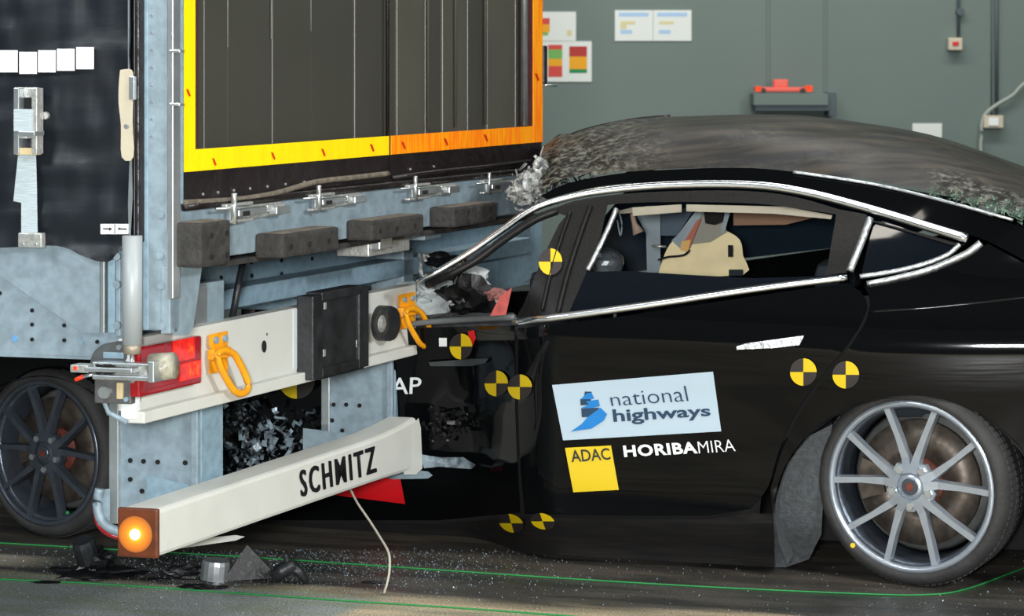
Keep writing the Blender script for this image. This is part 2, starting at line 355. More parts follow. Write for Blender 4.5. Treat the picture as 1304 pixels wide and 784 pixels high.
    a4 = N('ShaderNodeMapRange'); a4.inputs[1].default_value = .1; a4.inputs[2].default_value = .06; L(a3.outputs[0], a4.inputs[0]); a5 = N('ShaderNodeMath'); a5.operation = 'MULTIPLY'; L(a1.outputs[0], a5.inputs[0]); L(a4.outputs[0], a5.inputs[1])
    mq = N('ShaderNodeMix'); mq.data_type = 'RGBA'; mu = N('ShaderNodeMix'); mu.data_type = 'RGBA'; mu.blend_type = 'MULTIPLY'; mu.inputs[0].default_value = 1; mu.inputs[6].default_value = (*lin(176, 168, 148), 1); L(r1.outputs[0], mu.inputs[7])
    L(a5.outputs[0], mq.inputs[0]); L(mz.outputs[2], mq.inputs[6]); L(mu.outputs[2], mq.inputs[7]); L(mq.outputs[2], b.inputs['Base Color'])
    rr = N('ShaderNodeMapRange'); rr.inputs[1].default_value = .4; rr.inputs[2].default_value = .6; rr.inputs[3].default_value = .3; rr.inputs[4].default_value = .6; L(n2.outputs[0], rr.inputs[0]); L(rr.outputs[0], b.inputs['Roughness'])
    bp = N('ShaderNodeBump'); bp.inputs['Strength'].default_value = .25; bp.inputs['Distance'].default_value = .004; L(n1.outputs[0], bp.inputs['Height']); L(bp.outputs[0], b.inputs['Normal'])
    return m
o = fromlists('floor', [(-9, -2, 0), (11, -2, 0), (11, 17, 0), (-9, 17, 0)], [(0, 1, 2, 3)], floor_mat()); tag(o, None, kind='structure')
WY = 17.0
def wl(px, py, d=0): return Vector(((px-CX)*(WY-d)/F, WY-d, H-(py-HY)*(WY-d)/F))
def wmap(d): return lambda x, y, o=0: wl(x, y, d+o)
def wpx(px): return (px-CX)*WY/F
seams = [-9, wpx(520), wpx(978), wpx(1051), wpx(1420), 11]
o = hexa('wall_back', [(x, y, z) for x in (-9, 11) for y in (WY, WY+.2) for z in (0, 6.9)], 'wall', None, 0); tag(o, None, kind='structure')
for i in range(len(seams)-1):
    hexa('wall_panel', [(x, y, z) for x in (seams[i]+.012, seams[i+1]-.012) for y in (WY-.012, WY+.01) for z in (0, 6.9)], 'wall', o, .004, 1)
o = hexa('ceiling', [(x, y, z) for x in (-9, 11) for y in (-2, 17.2) for z in (6.9, 7.0)], mat('ceiling_grey', lin(60, 66, 70), .9), None, 0); tag(o, None, kind='structure')
# ------------------------------------------------------------------ things on the back wall
def paper(name, poly, label, cat='notice', group=None):
    o = panel(name, poly, wmap(.02), 'offwhite' if 0 else mat('notice_paper', lin(214, 220, 214), .7), None, flat=True, th=.01); return tag(o, label, cat, group)
def rect(x0, y0, x1, y1): return [(x0, y0), (x1, y0), (x1, y1), (x0, y1)]
def ink(name, r, c, parent, d=.021): return panel(name, rect(*r), wmap(d), c, parent, flat=True, th=.002)
ORI = mat('print_orange', lin(226, 160, 20), .7); RED = mat('print_red', lin(200, 70, 62), .7); GRN = mat('print_green', lin(110, 168, 84), .7); DGR = mat('print_dark_green', lin(20, 130, 70), .7); BLU = mat('print_pale_blue', lin(160, 190, 220), .7); TANP = mat('print_tan', lin(206, 196, 150), .7); DRED = mat('print_dark_red', lin(170, 50, 44), .7)
p = paper('notice', rect(684, 15, 733.5, 52), 'small white notice high on the wall, half hidden by the trailer corner')
ink('coloured_print', (686, 23, 700, 31), RED, p); ink('coloured_print', (686, 31, 700, 41), ORI, p); ink('coloured_print', (690, 41, 698, 45), GRN, p); ink('coloured_print', (722, 38, 728, 46), TANP, p)
p = paper('notice', rect(686, 52.5, 753.5, 104), 'white notice with red, amber and green blocks beside the trailer corner')
ink('coloured_print', (698, 57, 716, 63), RED, p); ink('coloured_print', (698, 63, 716, 75), GRN, p); ink('coloured_print', (698, 75, 716, 84), ORI, p); ink('coloured_print', (698, 84, 716, 98), RED, p)
ink('coloured_print', (725, 59, 747.5, 72), DRED, p); ink('coloured_print', (725, 72, 747.5, 88), ORI, p); ink('coloured_print', (725, 88, 747.5, 93), DGR, p)
for k, (x0, lab) in enumerate(((783, 'left one of the pair of white notices side by side on the wall'), (832, 'right one of the pair of white notices side by side on the wall'))):
    p = paper('notice', rect(x0, 13, x0+48.5, 52), lab, 'notice', 'paired notices on the wall')
    ink('header_print', (x0+5, 16, x0+43, 21), BLU, p); ink('body_print', (x0+7, 27, x0+26, 31), TANP, p); ink('body_print', (x0+7, 38, x0+22, 43), BLU, p)
    if k == 0: ink('body_print', (x0+7, 31, x0+15, 37), TANP, p)
paper('white_label', rect(1162, 157, 1199.5, 175), 'small white card on the wall just above the car roof', 'card')
# shelf with a red model car on it
def wbox(name, x0, y0, x1, y1, d0, d1, m, parent=None, bev=.004):
    q0, q1 = wl(x0, y1, d1), wl(x1, y0, d1)
    return hexa(name, [(x, y, z) for x in (q0.x, q1.x) for y in (WY-d1, WY-d0) for z in (q0.z, q1.z)], m, parent, bev)
sh = empty('wall_shelf', wl(1008, 145, .1), 'grey painted wall shelf behind the car carrying a red model car', 'shelf')
wbox('shelf_board', 960, 119, 1055, 134, .012, .3, 'wall', sh); wbox('shelf_underside', 962, 134, 1057, 141, .012, .28, 'conduit', sh); wbox('end_bracket', 1055, 118, 1065, 148, .012, .24, 'conduit', sh)
rc = empty('model_car', wl(1000, 119, .2), 'small red racing car model standing on the wall shelf', 'model car')
REDM = mat('model_red', lin(226, 92, 76), .4)
wbox('body', 970, 111, 1030, 117, .1, .2, REDM, rc, .01); wbox('engine_cover', 985, 101, 1004, 112, .12, .18, REDM, rc, .012); wbox('front_wing', 962, 110, 970, 117, .08, .22, 'orangel', rc); wbox('rear_wing', 1026, 109, 1035, 117, .08, .22, 'orangel', rc)
for x in (972, 1022):
    for d in (.08, .2): disc('wheel', wl(x, 115, d), (0, -1, 0), .018, .03, 'black', rc, 12)
cb = empty('call_point', wl(1217, 56, .02), 'small white call point box with a red button fed by a short conduit', 'switch box')
wbox('box', 1208, 48, 1226, 64, .012, .09, 'offwhite', cb, .01); wbox('button', 1213, 53, 1221, 58, .09, .1, 'redst', cb); tube('conduit', [wl(1220.5, -60, .03), wl(1220.5, 49, .03)], .012, 'conduit', cb)
disc('conduit_clip', wl(1222, 15, .02), (0, -1, 0), .03, .04, 'conduit', cb, 12)
sk = empty('wall_socket', wl(1265, 155, .02), 'pale socket box low on the wall at the end of a tall conduit', 'socket')
wbox('box', 1253, 147, 1278, 163, .012, .09, 'offwhite', sk, .008); wbox('face_plate', 1259, 150, 1272, 160, .09, .1, 'white', sk)
tube('conduit', [wl(1269, -60, .03), wl(1269, 148, .03)], .014, 'conduit', sk); tube('conduit', [wl(1262.5, -60, .02), wl(1262.5, 148, .02)], .005, 'conduit', sk)
tag(tube('power_cable', [Vector(p) for p in curve([tuple(wl(x, y, .06)) for x, y in [(1249, 240), (1249, 190), (1250, 160), (1255, 145), (1270, 133), (1290, 121), (1300, 110), (1320, 95)]], 4)], .014, mat('grey_cable', lin(150, 158, 150), .6)), 'thick pale grey cable curving down the wall past the socket', 'cable')

# ================================================================== TRAILER
tr = empty('semi_trailer', T(1.2, -.5, 0), 'black curtain-sided semi-trailer with galvanised rear frame and yellow-orange outline tape', 'trailer')
W = ra(690)          # width of the rear
ZT = 2.75
# --- rear frame posts
tb('corner_post', 0, .05, sb(170), 0, rear(217, 421).z, ZT, 'galv', tr, .005)
tb('post_ridge', -.004, .0, sb(179.5), sb(189.5), rear(217, 421).z, ZT, 'galvb', tr, .002)
tb('post_edge', -.006, .03, sb(214), .012, rear(217, 380).z, ZT, 'alu', tr, .003)
tb('rear_post_flange', .012, ra(225, .004), -.02, .004, rear(217, 261).z, ZT, 'maroon', tr, .002)
tb('rear_post_flange', ra(225, .004), ra(233, .004), -.02, .006, rear(217, 261).z, ZT, 'galvb', tr, .002)
for y in (65, 133): sbox('hinge_strap', 215, 229, y-2, y+2, -.012, .01, 'alu', tr, .002)
for (x, y) in ((205, 273), (205, 325), (206, 363), (207, 415)): disc('bolt', side(x, y, 0), NS, .0115, .009, 'galv', tr, 8)
for y in range(20, 180, 22): disc('rivet', side(193.5, y, 0), NS, .004, .004, 'alu', tr, 8)
# --- doors
def door(name, x0, x1, cuts, m, b=-.03):
    d = tb(name, ra(x0, b), ra(x1, b), b-.03, b-.01, rear(234, 262).z, ZT, 'seal', tr, .002)
    xs = [x0]+cuts+[x1]
    for i in range(len(xs)-1):
        tb('plank', ra(xs[i], b)+.0035, ra(xs[i+1], b)-.0035, b-.012, b+(.004 if i % 2 else 0), rear(234, 222).z, ZT, m if isinstance(m, str) else m[i % len(m)], d, .003)
    return d
dl = door('left_door', 236, 494.5, [258, 289, 345, 396, 450], 'door'); dr = door('right_door', 496, 683, [504, 521, 540, 551, 562, 580, 594, 606, 619, 640, 655, 664], ['door', 'doorlt', 'doorlt', 'door'])
for i, x in enumerate((545, 580, 618)): tube('door_rib', [rear(x, -400, -.018), rear(x, 168-(x-500)*.08, -.018)], .006, 'doorlt', dr, 6)
tube('locking_bar', [rear(668, -400, -.0), rear(668, 160, -.0)], .013, 'alu', dr, 10)
tube('locking_bar', [rear(493.5, -400, -.005), rear(493.5, 222, -.005)], .006, 'seal', dl, 8)
for x, y1 in ((290, 60), (345.5, 50), (396, 40)): tube('bright_seam', [rear(x, -400, -.024), rear(x, y1, -.024)], .0022, 'alu', dl, 6)
# --- outline tape (on the door edge frame)
zt0, zt1 = rear(234.5, 219).z, rear(234.5, 191).z
tb('edge_frame', ra(233), ra(690), -.03, .0, rear(234, 262).z, zt1-.002, 'seal', tr, .003)
tb('edge_frame', ra(233), ra(252), -.03, .0, zt1, ZT, 'maroon', tr, .003)
tb('edge_frame', ra(672), ra(690), -.03, .0, zt1, ZT, 'maroon', tr, .003)
def tape(a0, a1, z0, z1, m): return tb('reflective_tape', a0, a1, .0, .003, z0, z1, m, tr, 0)
tape(ra(234), ra(247.5), zt0, ZT, 'tape_y'); tape(ra(247.7), ra(494.3), zt0, zt1, 'tape_y'); tape(ra(497.5), ra(678), zt0, zt1, 'tape_o'); tape(ra(678.4), ra(690), zt0, ZT, 'tape_o')
marks = []
for (x, y) in [(273, 205), (348, 197.5), (412, 193), (474, 187), (514, 184), (568, 179.5), (619, 174.5), (240, 117), (684, 97)]:
    marks.append([rear(x-3, y-4, .0045), rear(x, y-3, .0045), rear(x+3, y+5, .0045), rear(x+1, y+6, .0045), rear(x-1.5, y, .0045)])
multi('approval_marks', [(m_, [(0, 1, 2, 3, 4)]) for m_ in marks], 'red_mark', tr)
for k in range(13):
    x = 258+k*18.5+k*k*.5; disc('screw', rear(x, 250-(x-234)*.12, .0), NB, .004, .004, 'zinc', tr, 8)
# rubber bottom lip, lifted in the middle
lip = curve([(234, 258), (300, 254), (350, 246), (400, 232), (450, 226), (494, 221)], 6)
tube('bottom_lip', [rear(x, y, .008) for x, y in lip], .0085, 'rubtop', tr, 8); tube('bottom_lip', [rear(x, y, .008) for x, y in [(500, 226), (560, 218), (620, 212), (675, 205)]], .007, 'seal', tr, 8)
tube('bottom_seal', [rear(x, 263-(x-234)*.105, .004) for x in range(234, 690, 30)], .013, 'seal', tr, 8)
# --- sill beam
rbox('sill_beam', 226, 690, 258, 336, -.06, -.004, 'galv', tr, .006)
rbox('sill_flange', 290, 690, 332, 339, -.16, .0, 'rubber', tr, .003, at=290)
# --- rubber buffers with nail holes
def buffer(x0, x1, x2, yt, yb, label=None):
    bo = .085; a0, a1 = ra(x1, bo), ra(x2, bo)
    o = tb('rubber_buffer', a0, a1, -.003, bo, rear(x1, yb, bo).z, rear(x1, yt, bo).z, 'rubber', tr, .009)
    z1 = rear(x1, yt, bo).z; tb('worn_top', a0+.012, a1-.012, .008, bo-.01, z1-.004, z1+.0015, 'rubtop', o, .001)
    it = [discdata(rear(x1+(x2-x1)*fx, (yt+(yb-yt)*fy)-(x2-x1)*fx*.15, bo-.004), NB, .008, .006) for fx in ((.3, .82) if x2-x1 < 60 else (.12, .45, .8)) for fy in ((.3, .78) if x2-x1 < 60 else (.55,))]
    multi('nail_holes', it, 'dark', o)
    return o
buffer(223, 257, 294, 284, 341); buffer(330, 361, 432, 298, 329); buffer(445, 475, 540, 281, 307); buffer(549, 579, 633, 264, 290)
# --- over-centre latches on the sill
def latch(x, y, k=1.0):
    g = tb('latch', ra(x, .01), ra(x+62*k, .01), -.004, .012, rear(x, y+9*k, .01).z, rear(x, y-9*k, .01).z, 'zinc', tr, .003)
    def lb(x0, x1, y0, y1, b0, b1, m='zinc'): return tb('latch_arm', ra(x+x0*k, b1), ra(x+x1*k, b1), b0, b1, rear(x+x0*k, y+y1*k, b1).z, rear(x+x0*k, y+y0*k, b1).z, m, g, .003)
    lb(-8, 26, -12, -8, .012, .03); lb(-8, 26, 9, 13, .012, .03); lb(8, 44, -5, 4, .014, .034, 'alu'); lb(44, 66, -11, -2, .012, .026, 'zinc'); lb(56, 72, -9, 1, .014, .04, 'alu'); lb(14, 22, -3, 3, .03, .038, 'dark')
    tube('hook_rod', [rear(x+1, y-26*k, .03), rear(x+1, y+13*k, .03)], .009*k, 'alu', g, 8)
    tube('hinge_pin', [rear(x-22*k, y-6*k, .03), rear(x+40*k, y-9*k, .03)], .0035*k, 'alu', g, 6)
    return g
latch(297, 272); latch(405, 258, .85); latch(528, 245, .8); latch(622, 238, .7)
# --- corner bracket and flank structure
tb('side_bracket', -.002, .04, sb(205, 0), ra(217)*0+.0, rear(217, 425).z, rear(217, 340).z, 'galv', tr, .003)
panel('corner_gusset', [(222, 335), (258, 335), (246, 418), (240, 427), (222, 427)], rearmap(.0), 'galv', tr, flat=True, th=.02)
rbox('leg_bracket', 250, 286, 362, 418, -.28, -.14, 'galv', tr, .006); rbox('leg_bracket', 250, 264, 364, 418, -.139, -.13, 'alu', tr, .003)
# chassis cross member behind the bumper
rbox('cross_member', 258, 676, 312, 402, -.42, -.4, 'galvb', tr, .004, at=258); rbox('cross_member_flange', 258, 676, 374, 400, -.40, -.3, 'galvb', tr, .004, at=258)
it = [discdata(rear(x, y-(x-300)*.06, -.398), NB, .007, .004) for x in (281, 320, 358, 397) for y in (335, 352, 369)]
multi('punched_holes', [i for i in it], 'dark', tr)
for (x, y) in ((439, 323), (470, 346), (501, 346), (456, 345)): disc('bolt', rear(x, y, -.4), NB, .012, .008, 'galvb', tr, 10)
tb('end_member', ra(514, -.3), ra(527, -.3), -.42, -.3, rear(514, 400, -.3).z, rear(514, 318, -.3).z, 'galv', tr, .004)
rbox('lower_sill_fitting', 470, 522, 306, 327, -.14, -.03, 'zinc', tr, .005, at=470); rbox('lower_sill_fitting', 484, 500, 303, 318, -.03, -.0, 'alu', tr, .004, at=484); rbox('lower_sill_fitting', 541, 562, 291, 306, -.14, -.06, 'galv', tr, .004, at=541)
rbox('light_ledge', 560, 676, 291, 298, -.2, -.06, 'alu', tr, .003, at=560)
rbox('lower_member', 514, 690, 296, 378, -.56, -.54, 'galvb', tr, .004, at=600)
tube('hanging_strap', [rear(309, 336, -.2), rear(303, 365, -.2), rear(296, 404, -.2)], .012, 'black', tr, 6)
# side rail of the chassis
sm = sidemap(.03)
panel('chassis_rail', [(-70, 300), (168, 300), (168, 457), (117, 455), (-70, 447)], sm, 'galv', tr, flat=True, th=.02)
tb('rail_flange', .03, .12, sb(-70, .03), sb(165, .03), side(100, 456, .03).z-.003, side(100, 456, .03).z+.008, 'galv', tr, .002)
panel('gusset_plate', [(-70, 300), (127, 300), (127, 424), (106, 424), (0, 351), (-70, 306)], sidemap(.015), 'galv', tr, flat=True, th=.014)
sbox('gusset_fold', 127, 133, 322, 424, .0, .03, 'alu', tr, .003); sbox('side_channel', 137, 146, 330, 424, .002, .03, 'galvb', tr, .003); sbox('side_channel', 147, 153, 312, 428, -.004, .03, 'galv', tr, .003)
for y in (326, 362, 414): disc('bolt', side(150, y, -.006), NS, .012, .01, 'galv', tr, 8)
it = [discdata(side(x, y, .0275), NS, .006, .003) for x, y in ((0, 373), (41, 395), (41, 413), (41, 432), (82, 414), (82, 433), (124, 435))]
multi('punched_holes', it, 'dark', tr)
for x, y in ((19, 431), (103, 435)): disc('blue_plug', side(x, y, .03), NS, .009, .003, mat('blue_plug', lin(98, 150, 200), .5) if x == 19 else 'galvb', tr, 14)
# curtain with wrinkled scalloped hem
def cmap(x, y, o=0):
    P = side(x, y, -.012); k = .010*noise.noise(Vector((x*.011, y*.035, 0)))+.006*noise.noise(Vector((x*.05, y*.02, 4)))
    if y > 180: k += .012*noise.noise(Vector((x*.006, y*.06, 9)))*(min(1, (y-180)/60))
    return P+NS*(k+o)
hem = curve([(160, 311), (150, 322), (140, 332), (125, 332), (105, 325), (70, 313), (0, 315), (-70, 312)], 5)
panel('side_curtain', [(-70, -420), (166, -420), (166, 180), (165.5, 309)]+hem, cmap, 'curtain', tr, step=9, th=.006)
panel('curtain_seam', [(162, -420), (165.5, -420), (165, 30), (164, 70), (167, 110), (168, 200), (169, 250), (166, 309), (164, 309), (163, 260), (165, 200), (163, 100)], lambda x, y, o=0: side(x, y, -.03-o), 'alu', tr, step=20, th=.004)
tb('curtain_edge_rail', -.03, .02, sb(171, -.03), sb(177, -.03), side(171, 309, -.03).z, ZT, 'seal', tr, .004)
for i, (x, y) in enumerate(((-49, 66), (-25, 65), (0, 64), (24.5, 66), (48.5, 64), (72.5, 62), (97, 60))):
    panel('white_reflective_square', [(x-0, y), (x+22.5, y), (x+22.5, y+28), (x, y+28)], lambda x, y, o=0: side(x, y, -.032-o), 'tape_w', tr, flat=True, th=.003)
# tension strap and buckle
st = panel('tension_strap', [(23, 197), (46, 197), (47, 240), (48, 298), (27, 298), (27, 258), (17, 256)], lambda x, y, o=0: side(x, y, -.036-o), 'strap', tr, step=12, th=.004)
sbox('strap_anchor', 22.5, 53, 296, 315, -.05, -.03, 'zinc', st, .004); disc('anchor_rivet', side(29, 311, -.05), NS, .004, .004, 'alu', st, 8); disc('anchor_rivet', side(46, 311, -.05), NS, .004, .004, 'alu', st, 8)
bk = sbox('buckle', 17, 47, 111, 197, -.05, -.034, 'zinc', tr, .004)
for (x0, x1, y0, y1, d, m) in ((17, 24, 112, 196, -.075, 'alu'), (40, 47, 112, 196, -.075, 'zinc'), (22, 43, 124, 139, -.052, 'dark'), (17, 39, 139, 167, -.085, 'strap'), (23, 44, 167, 173, -.09, 'alu'), (19, 40, 176, 188, -.056, 'black'), (20, 46, 188, 197, -.07, 'tan')):
    sbox('buckle_plate', x0, x1, y0, y1, d, -.045, m, bk, .002)
disc('side_button', side(59, 147, -.03), NS, .011, .012, 'zinc', tr, 10)
# off-white curtain tensioner handle
th_ = panel('tensioner_handle', curve([(153, 89), (168, 89), (170, 108), (169, 155), (170, 200), (155, 200), (154, 160), (151, 130), (151.5, 105), (153, 89)], 3), sidemap(-.05), 'offwhite', tr, step=12, th=.025)
sbox('latch_slot', 164, 171, 97, 127, -.056, -.045, 'alu', th_, .002); disc('rivet', side(161, 161, -.075), NS, .007, .004, 'alu', th_, 10)
# arrow plate
ap = panel('arrow_label', rect(128, 285, 163.5, 298), lambda x, y, o=0: side(x, y, -.034-o), 'white', tr, flat=True, th=.003)
def sm2(x, y, o=0): return side(x, y, -.0345-o)
for x0 in (130, 147.5):
    panel('arrow_print', [(x0+2, 291), (x0+5, 289), (x0+5, 290.4), (x0+14, 290.8), (x0+14, 292.6), (x0+5, 292.2), (x0+5, 293.5)] if x0 > 140 else [(x0+13, 291.5), (x0+9, 289), (x0+9, 290.4), (x0+1, 290.4), (x0+1, 292), (x0+9, 292.2), (x0+9, 294)], sm2, 'blk', ap, flat=True, th=.001)
panel('divider_print', rect(145.6, 285.5, 146.6, 297.5), sm2, 'blk', ap, flat=True, th=.001)
# corner pole and curtain latch
tube('curtain_pole', [side(168.5, 300, -.05), side(168.5, 438, -.05)], .0275, mat('pole_white', lin(160, 168, 170), .45, .1), tr, 20)
tube('pole_collar', [side(168.5, 436, -.05), side(168.5, 450, -.05)], .024, mat('collar_tan', lin(160, 150, 132), .5, .4), tr, 16)
tube('pole_pin', [side(168.5, 449, -.05), side(168.5, 487, -.05)], .007, 'alu', tr, 10)
lt = sbox('curtain_latch', 117, 192, 462, 483, -.06, .0, 'zinc', tr, .004)
for (x0, x1, y0, y1, d0, m) in ((117, 193, 460.5, 464, -.085, 'alu'), (117, 193, 477, 481.5, -.085, 'alu'), (107, 168, 467, 473, -.095, 'alu'), (89, 112, 464, 474, -.09, 'zinc'), (188, 196, 460, 487, -.09, 'alu')):
    sbox('latch_bar', x0, x1, y0, y1, d0, -.05, m, lt, .003)
for x in (121, 131, 137): sbox('slot', x, x+5, 463.5, 466.5, -.0862, -.06, 'dark', lt, .001); sbox('slot', x, x+5, 472.5, 476, -.0862, -.06, 'dark', lt, .001)
sbox('orange_tip', 93, 96.5, 466.5, 471.5, -.096, -.06, 'orangel', lt, .002); tube('orange_tip', [side(96, 483.5, -.07), side(106, 479, -.07)], .006, 'orangel', lt, 8)
tube('release_lever', [side(104, 480, -.07), side(120, 476, -.07)], .005, 'alu', lt, 8)
tube('roller_cover', [T(-.03, sb(194, -.03), side(194, 468, -.03).z), T(-.03, sb(222, -.03), side(222, 465, -.03).z)], [.040, .036], mat('clear_cover', lin(158, 156, 140), .25, .1, .25, 30, .4, 40), lt, 14)
hb = panel('latch_housing', curve([(115, 462), (118, 450), (128, 440), (140, 436), (158, 436), (158, 462), (115, 462)], 4), sidemap(-.02), mat('housing_grey', lin(86, 90, 92), .5, .4, .2, 30), tr, step=10, th=.03)
sbox('housing_cutout', 131, 157, 448, 456, -.024, -.01, 'galvb', hb, .002); disc('bolt', side(152, 442, -.02), NS, .008, .006, 'alu', hb, 8)
lbk = sbox('latch_bracket', 120, 167, 482, 513, -.03, .02, mat('bracket_grey', lin(92, 92, 92), .5, .4, .2, 30), tr, .004)
disc('bolt', side(134, 499, -.03), NS, .018, .012, 'alu', lbk, 10); sbox('tan_pad', 148, 156, 487, 508, -.036, -.02, 'tan', lbk, .003); disc('bolt', side(161, 508, -.03), NS, .007, .006, 'galvb', lbk, 8)
# --- bumper beam
BB = -.10; bz1, bz0 = rear(234, 419.5, BB).z, rear(234, 509, BB).z
aN, aF = ra(172, BB), ra(530, BB)
bumper = tb('bumper_beam', aN, aF, BB-.05, BB, bz0, bz1, 'cream', tr, .004)
tb('bumper_lower_flange', aN, aF, BB-.03, BB+.028, bz0-.032, bz0+.001, 'cream', bumper, .004)
tube('bumper_end_curve', [T(aN-.004, BB-.09, bz1-.05), T(aN-.004, BB-.09, bz0+.03), T(aN-.004, BB-.075, bz0-.005), T(aN-.004, BB-.02, bz0-.03)], .008, 'galv', bumper, 8)
tb('bumper_end_plate', aN-.004, aN+.02, BB-.04, BB+.004, bz0-.02, bz1-.02, 'white', bumper, .003)
for x in range(8):
    X = 195+x*46; 
    if X < 510: disc('flange_hole', rear(X, 512-(X-234)*.228, BB), NB, .0035, .002, 'dark', bumper, 8)
tb('grey_panel', ra(373, BB), ra(398, BB), BB-.002, BB+.002, bz0+.01, bz1-.004, mat('grey_cream', lin(196, 204, 208), .45), bumper, .001)
panel('oval_slot', [(336.5+3.2*math.cos(t*PI/6), 441+8*math.sin(t*PI/6)) for t in range(12)], rearmap(BB), 'dark', bumper, flat=True, th=.002, off=.0015)
sq = panel('small_holes', rect(339, 424, 341, 427), rearmap(BB), 'rubtop', bumper, flat=True, off=.001, th=.001)
# --- tail lamp
tl = tb('tail_lamp', ra(178, BB+.03), ra(257, BB+.03), BB, BB+.03, rear(257, 487.5, BB+.03).z, rear(257, 427, BB+.03).z, 'darkred', tr, .006)
def lens(x0, x1, y0, y1, m, b=BB+.03): tb('lens', ra(x0, b), ra(x1, b), b-.004, b+.004, rear(x0, y1, b).z, rear(x0, y0, b).z, m, tl, .002)
lens(220, 247, 434, 462, 'redlens'); lens(228, 255, 463, 486, 'redlens'); lens(238, 245, 436, 452, 'orangel', BB+.031); lens(240, 252, 462, 480, 'orangel', BB+.031); lens(182, 225, 480, 497, 'darkred')
# --- towing rings
def ring(dx, dy, k, label=None):
    q = lambda x, y: (dx+(x-278)*k, dy+(y-430)*k)
    r = rearmap(BB)
    pl = panel('yellow_ring_plate', [q(266, 426), q(290, 421), q(290, 440), q(286, 444), q(290, 452), q(290, 472), q(266, 476), q(266, 450), q(270, 445), q(266, 440)], r, 'hook', tr, flat=True, th=.012, off=.012)
    for x in (274, 285.5): disc('bolt', r(*q(x, 433-(x-274)*.2), .012), NB, .011*k, .008, mat('blue_bolt', lin(110, 140, 160), .3, .6) if 0 else 'galvb', pl, 6)
    tb('ring_knuckle', ra(q(272, 0)[0], BB+.03), ra(q(294, 0)[0], BB+.03), BB+.01, BB+.032, r(*q(280, 457), .03).z, r(*q(280, 443), .03).z, 'hook', pl, .006)
    pts = curve([q(275, 452), q(283, 446), (q(296, 449)), q(305, 462), q(314, 482), q(316, 494), q(309, 501), q(299, 498), q(290, 485), q(281, 468), q(275, 452)], 3)[:-1]
    tube('ring_loop', [rear(x, y, BB+.035+.02*(y-dy)/70) for x, y in pts], .0105*k, 'hook', pl, 8, closed=True)
ring(278, 430, 1.0); ring(518, 379, .88)
# --- black mounting plate and round lamp on the bumper
bp_ = rbox('black_mounting_plate', 407, 464, 377, 484, BB, BB+.045, 'black', tr, .004, at=407)
rbox('raised_rim', 399, 411, 376, 483, BB+.0, BB+.055, 'black', bp_, .004, at=405); rbox('raised_rim', 458, 470, 366, 468, BB+.0, BB+.055, 'black', bp_, .004, at=462)
rbox('top_rim', 411, 462, 372, 384, BB+.0, BB+.055, 'black', bp_, .004, at=411); rbox('bottom_rim', 411, 458, 469, 481, BB+.0, BB+.055, 'black', bp_, .004, at=411)
for x, y in ((413, 389), (456, 378), (412, 449), (454, 437)): rbox('slot', x, x+3, y-4, y+5, BB+.04, BB+.0465, 'zinc', bp_, .001)
rl = disc('round_lamp', rear(483, 411, BB), NB, .058, .05, 'black', tr, 28); disc('lens_ring', rear(484, 411, BB+.045), NB, .046, .01, 'rubber', rl, 24); disc('glass_lens', rear(485, 412, BB+.052), NB, .028, .006, 'zinc', rl, 20, dome=.006)
# --- underrun uprights
def upright(xl, xc, xr, yt, yb, holes, m='galv'):
    b1 = BB-.055; a0 = ra(xc, b1); a1 = ra(xr, b1); b0 = sb(xl, a0)
    zb, zt = side(xc, yb, a0).z, side(xc, yt, a0).z
    g = tb('underrun_upright', a0+.006, a1-.01, b0, b1-.005, zb, zt, m, tr, .004)
    tb('flange', a0-.006, a0+.006, b0-.0, b0+.03, zb, zt, 'alu', g, .003); tb('flange', a0-.006, a0+.006, b1-.02, b1+.002, zb, zt, 'galv', g, .003)
    tb('rear_web', a0+.02, a1, b1-.006, b1, zb, zt, 'galvb', g, .002)
    multi('punched_holes', [discdata(side(x, y, a0+.0045), NS, .0075, .003) for x, y in holes], 'dark', g)
    return g
u1 = upright(140, 252, 284, 430, 672, [(166, 586), (183, 587), (201, 588), (236, 589), (166, 610), (181, 625)])
panel('triangular_gusset', [(187, 605), (240, 617), (240, 640), (187, 650)], sidemap(ra(252, BB-.055)-.01), 'galvb', u1, flat=True, th=.004)
u2 = upright(410, 500, 521, 440, 562, [(425, 515), (441, 515), (458, 516), (423, 535), (436, 548)])
tb('foot_plate', ra(252, -.155)-.02, ra(252, -.155)+.1, sb(386, ra(410, -.155)) if 0 else -.33, -.13, .245, .262, 'galv', u1, .003)
# lower shoe: curved bracket with a red strip
sh_pts = [(127, 622), (124, 640), (128, 660), (140, 672), (157, 678)]
tube('curved_shoe', [side(x, y, .06) for x, y in curve(sh_pts, 4)], .014, 'galv', tr, 8); tube('red_edge_strip', [side(x-3, y+7, .06) for x, y in curve(sh_pts[1:], 4)], .007, 'darkred', tr, 6)
panel('shoe_plate', [(122, 624), (140, 622), (140, 666), (157, 672), (157, 677), (140, 672), (128, 660), (124, 640)], sidemap(.07), 'galv', tr, flat=True, th=.01)
panel('bracket_foot', [(210, 690), (300, 681), (312, 683), (300, 688), (215, 700)], rearmap(-.16), 'cream', tr, flat=True, th=.01)
panel('upright_plate', [(386, 545), (386, 575), (440, 566), (455, 553), (440, 551)], sidemap(ra(500, -.155)-.06), 'galv', tr, flat=True, th=.01)
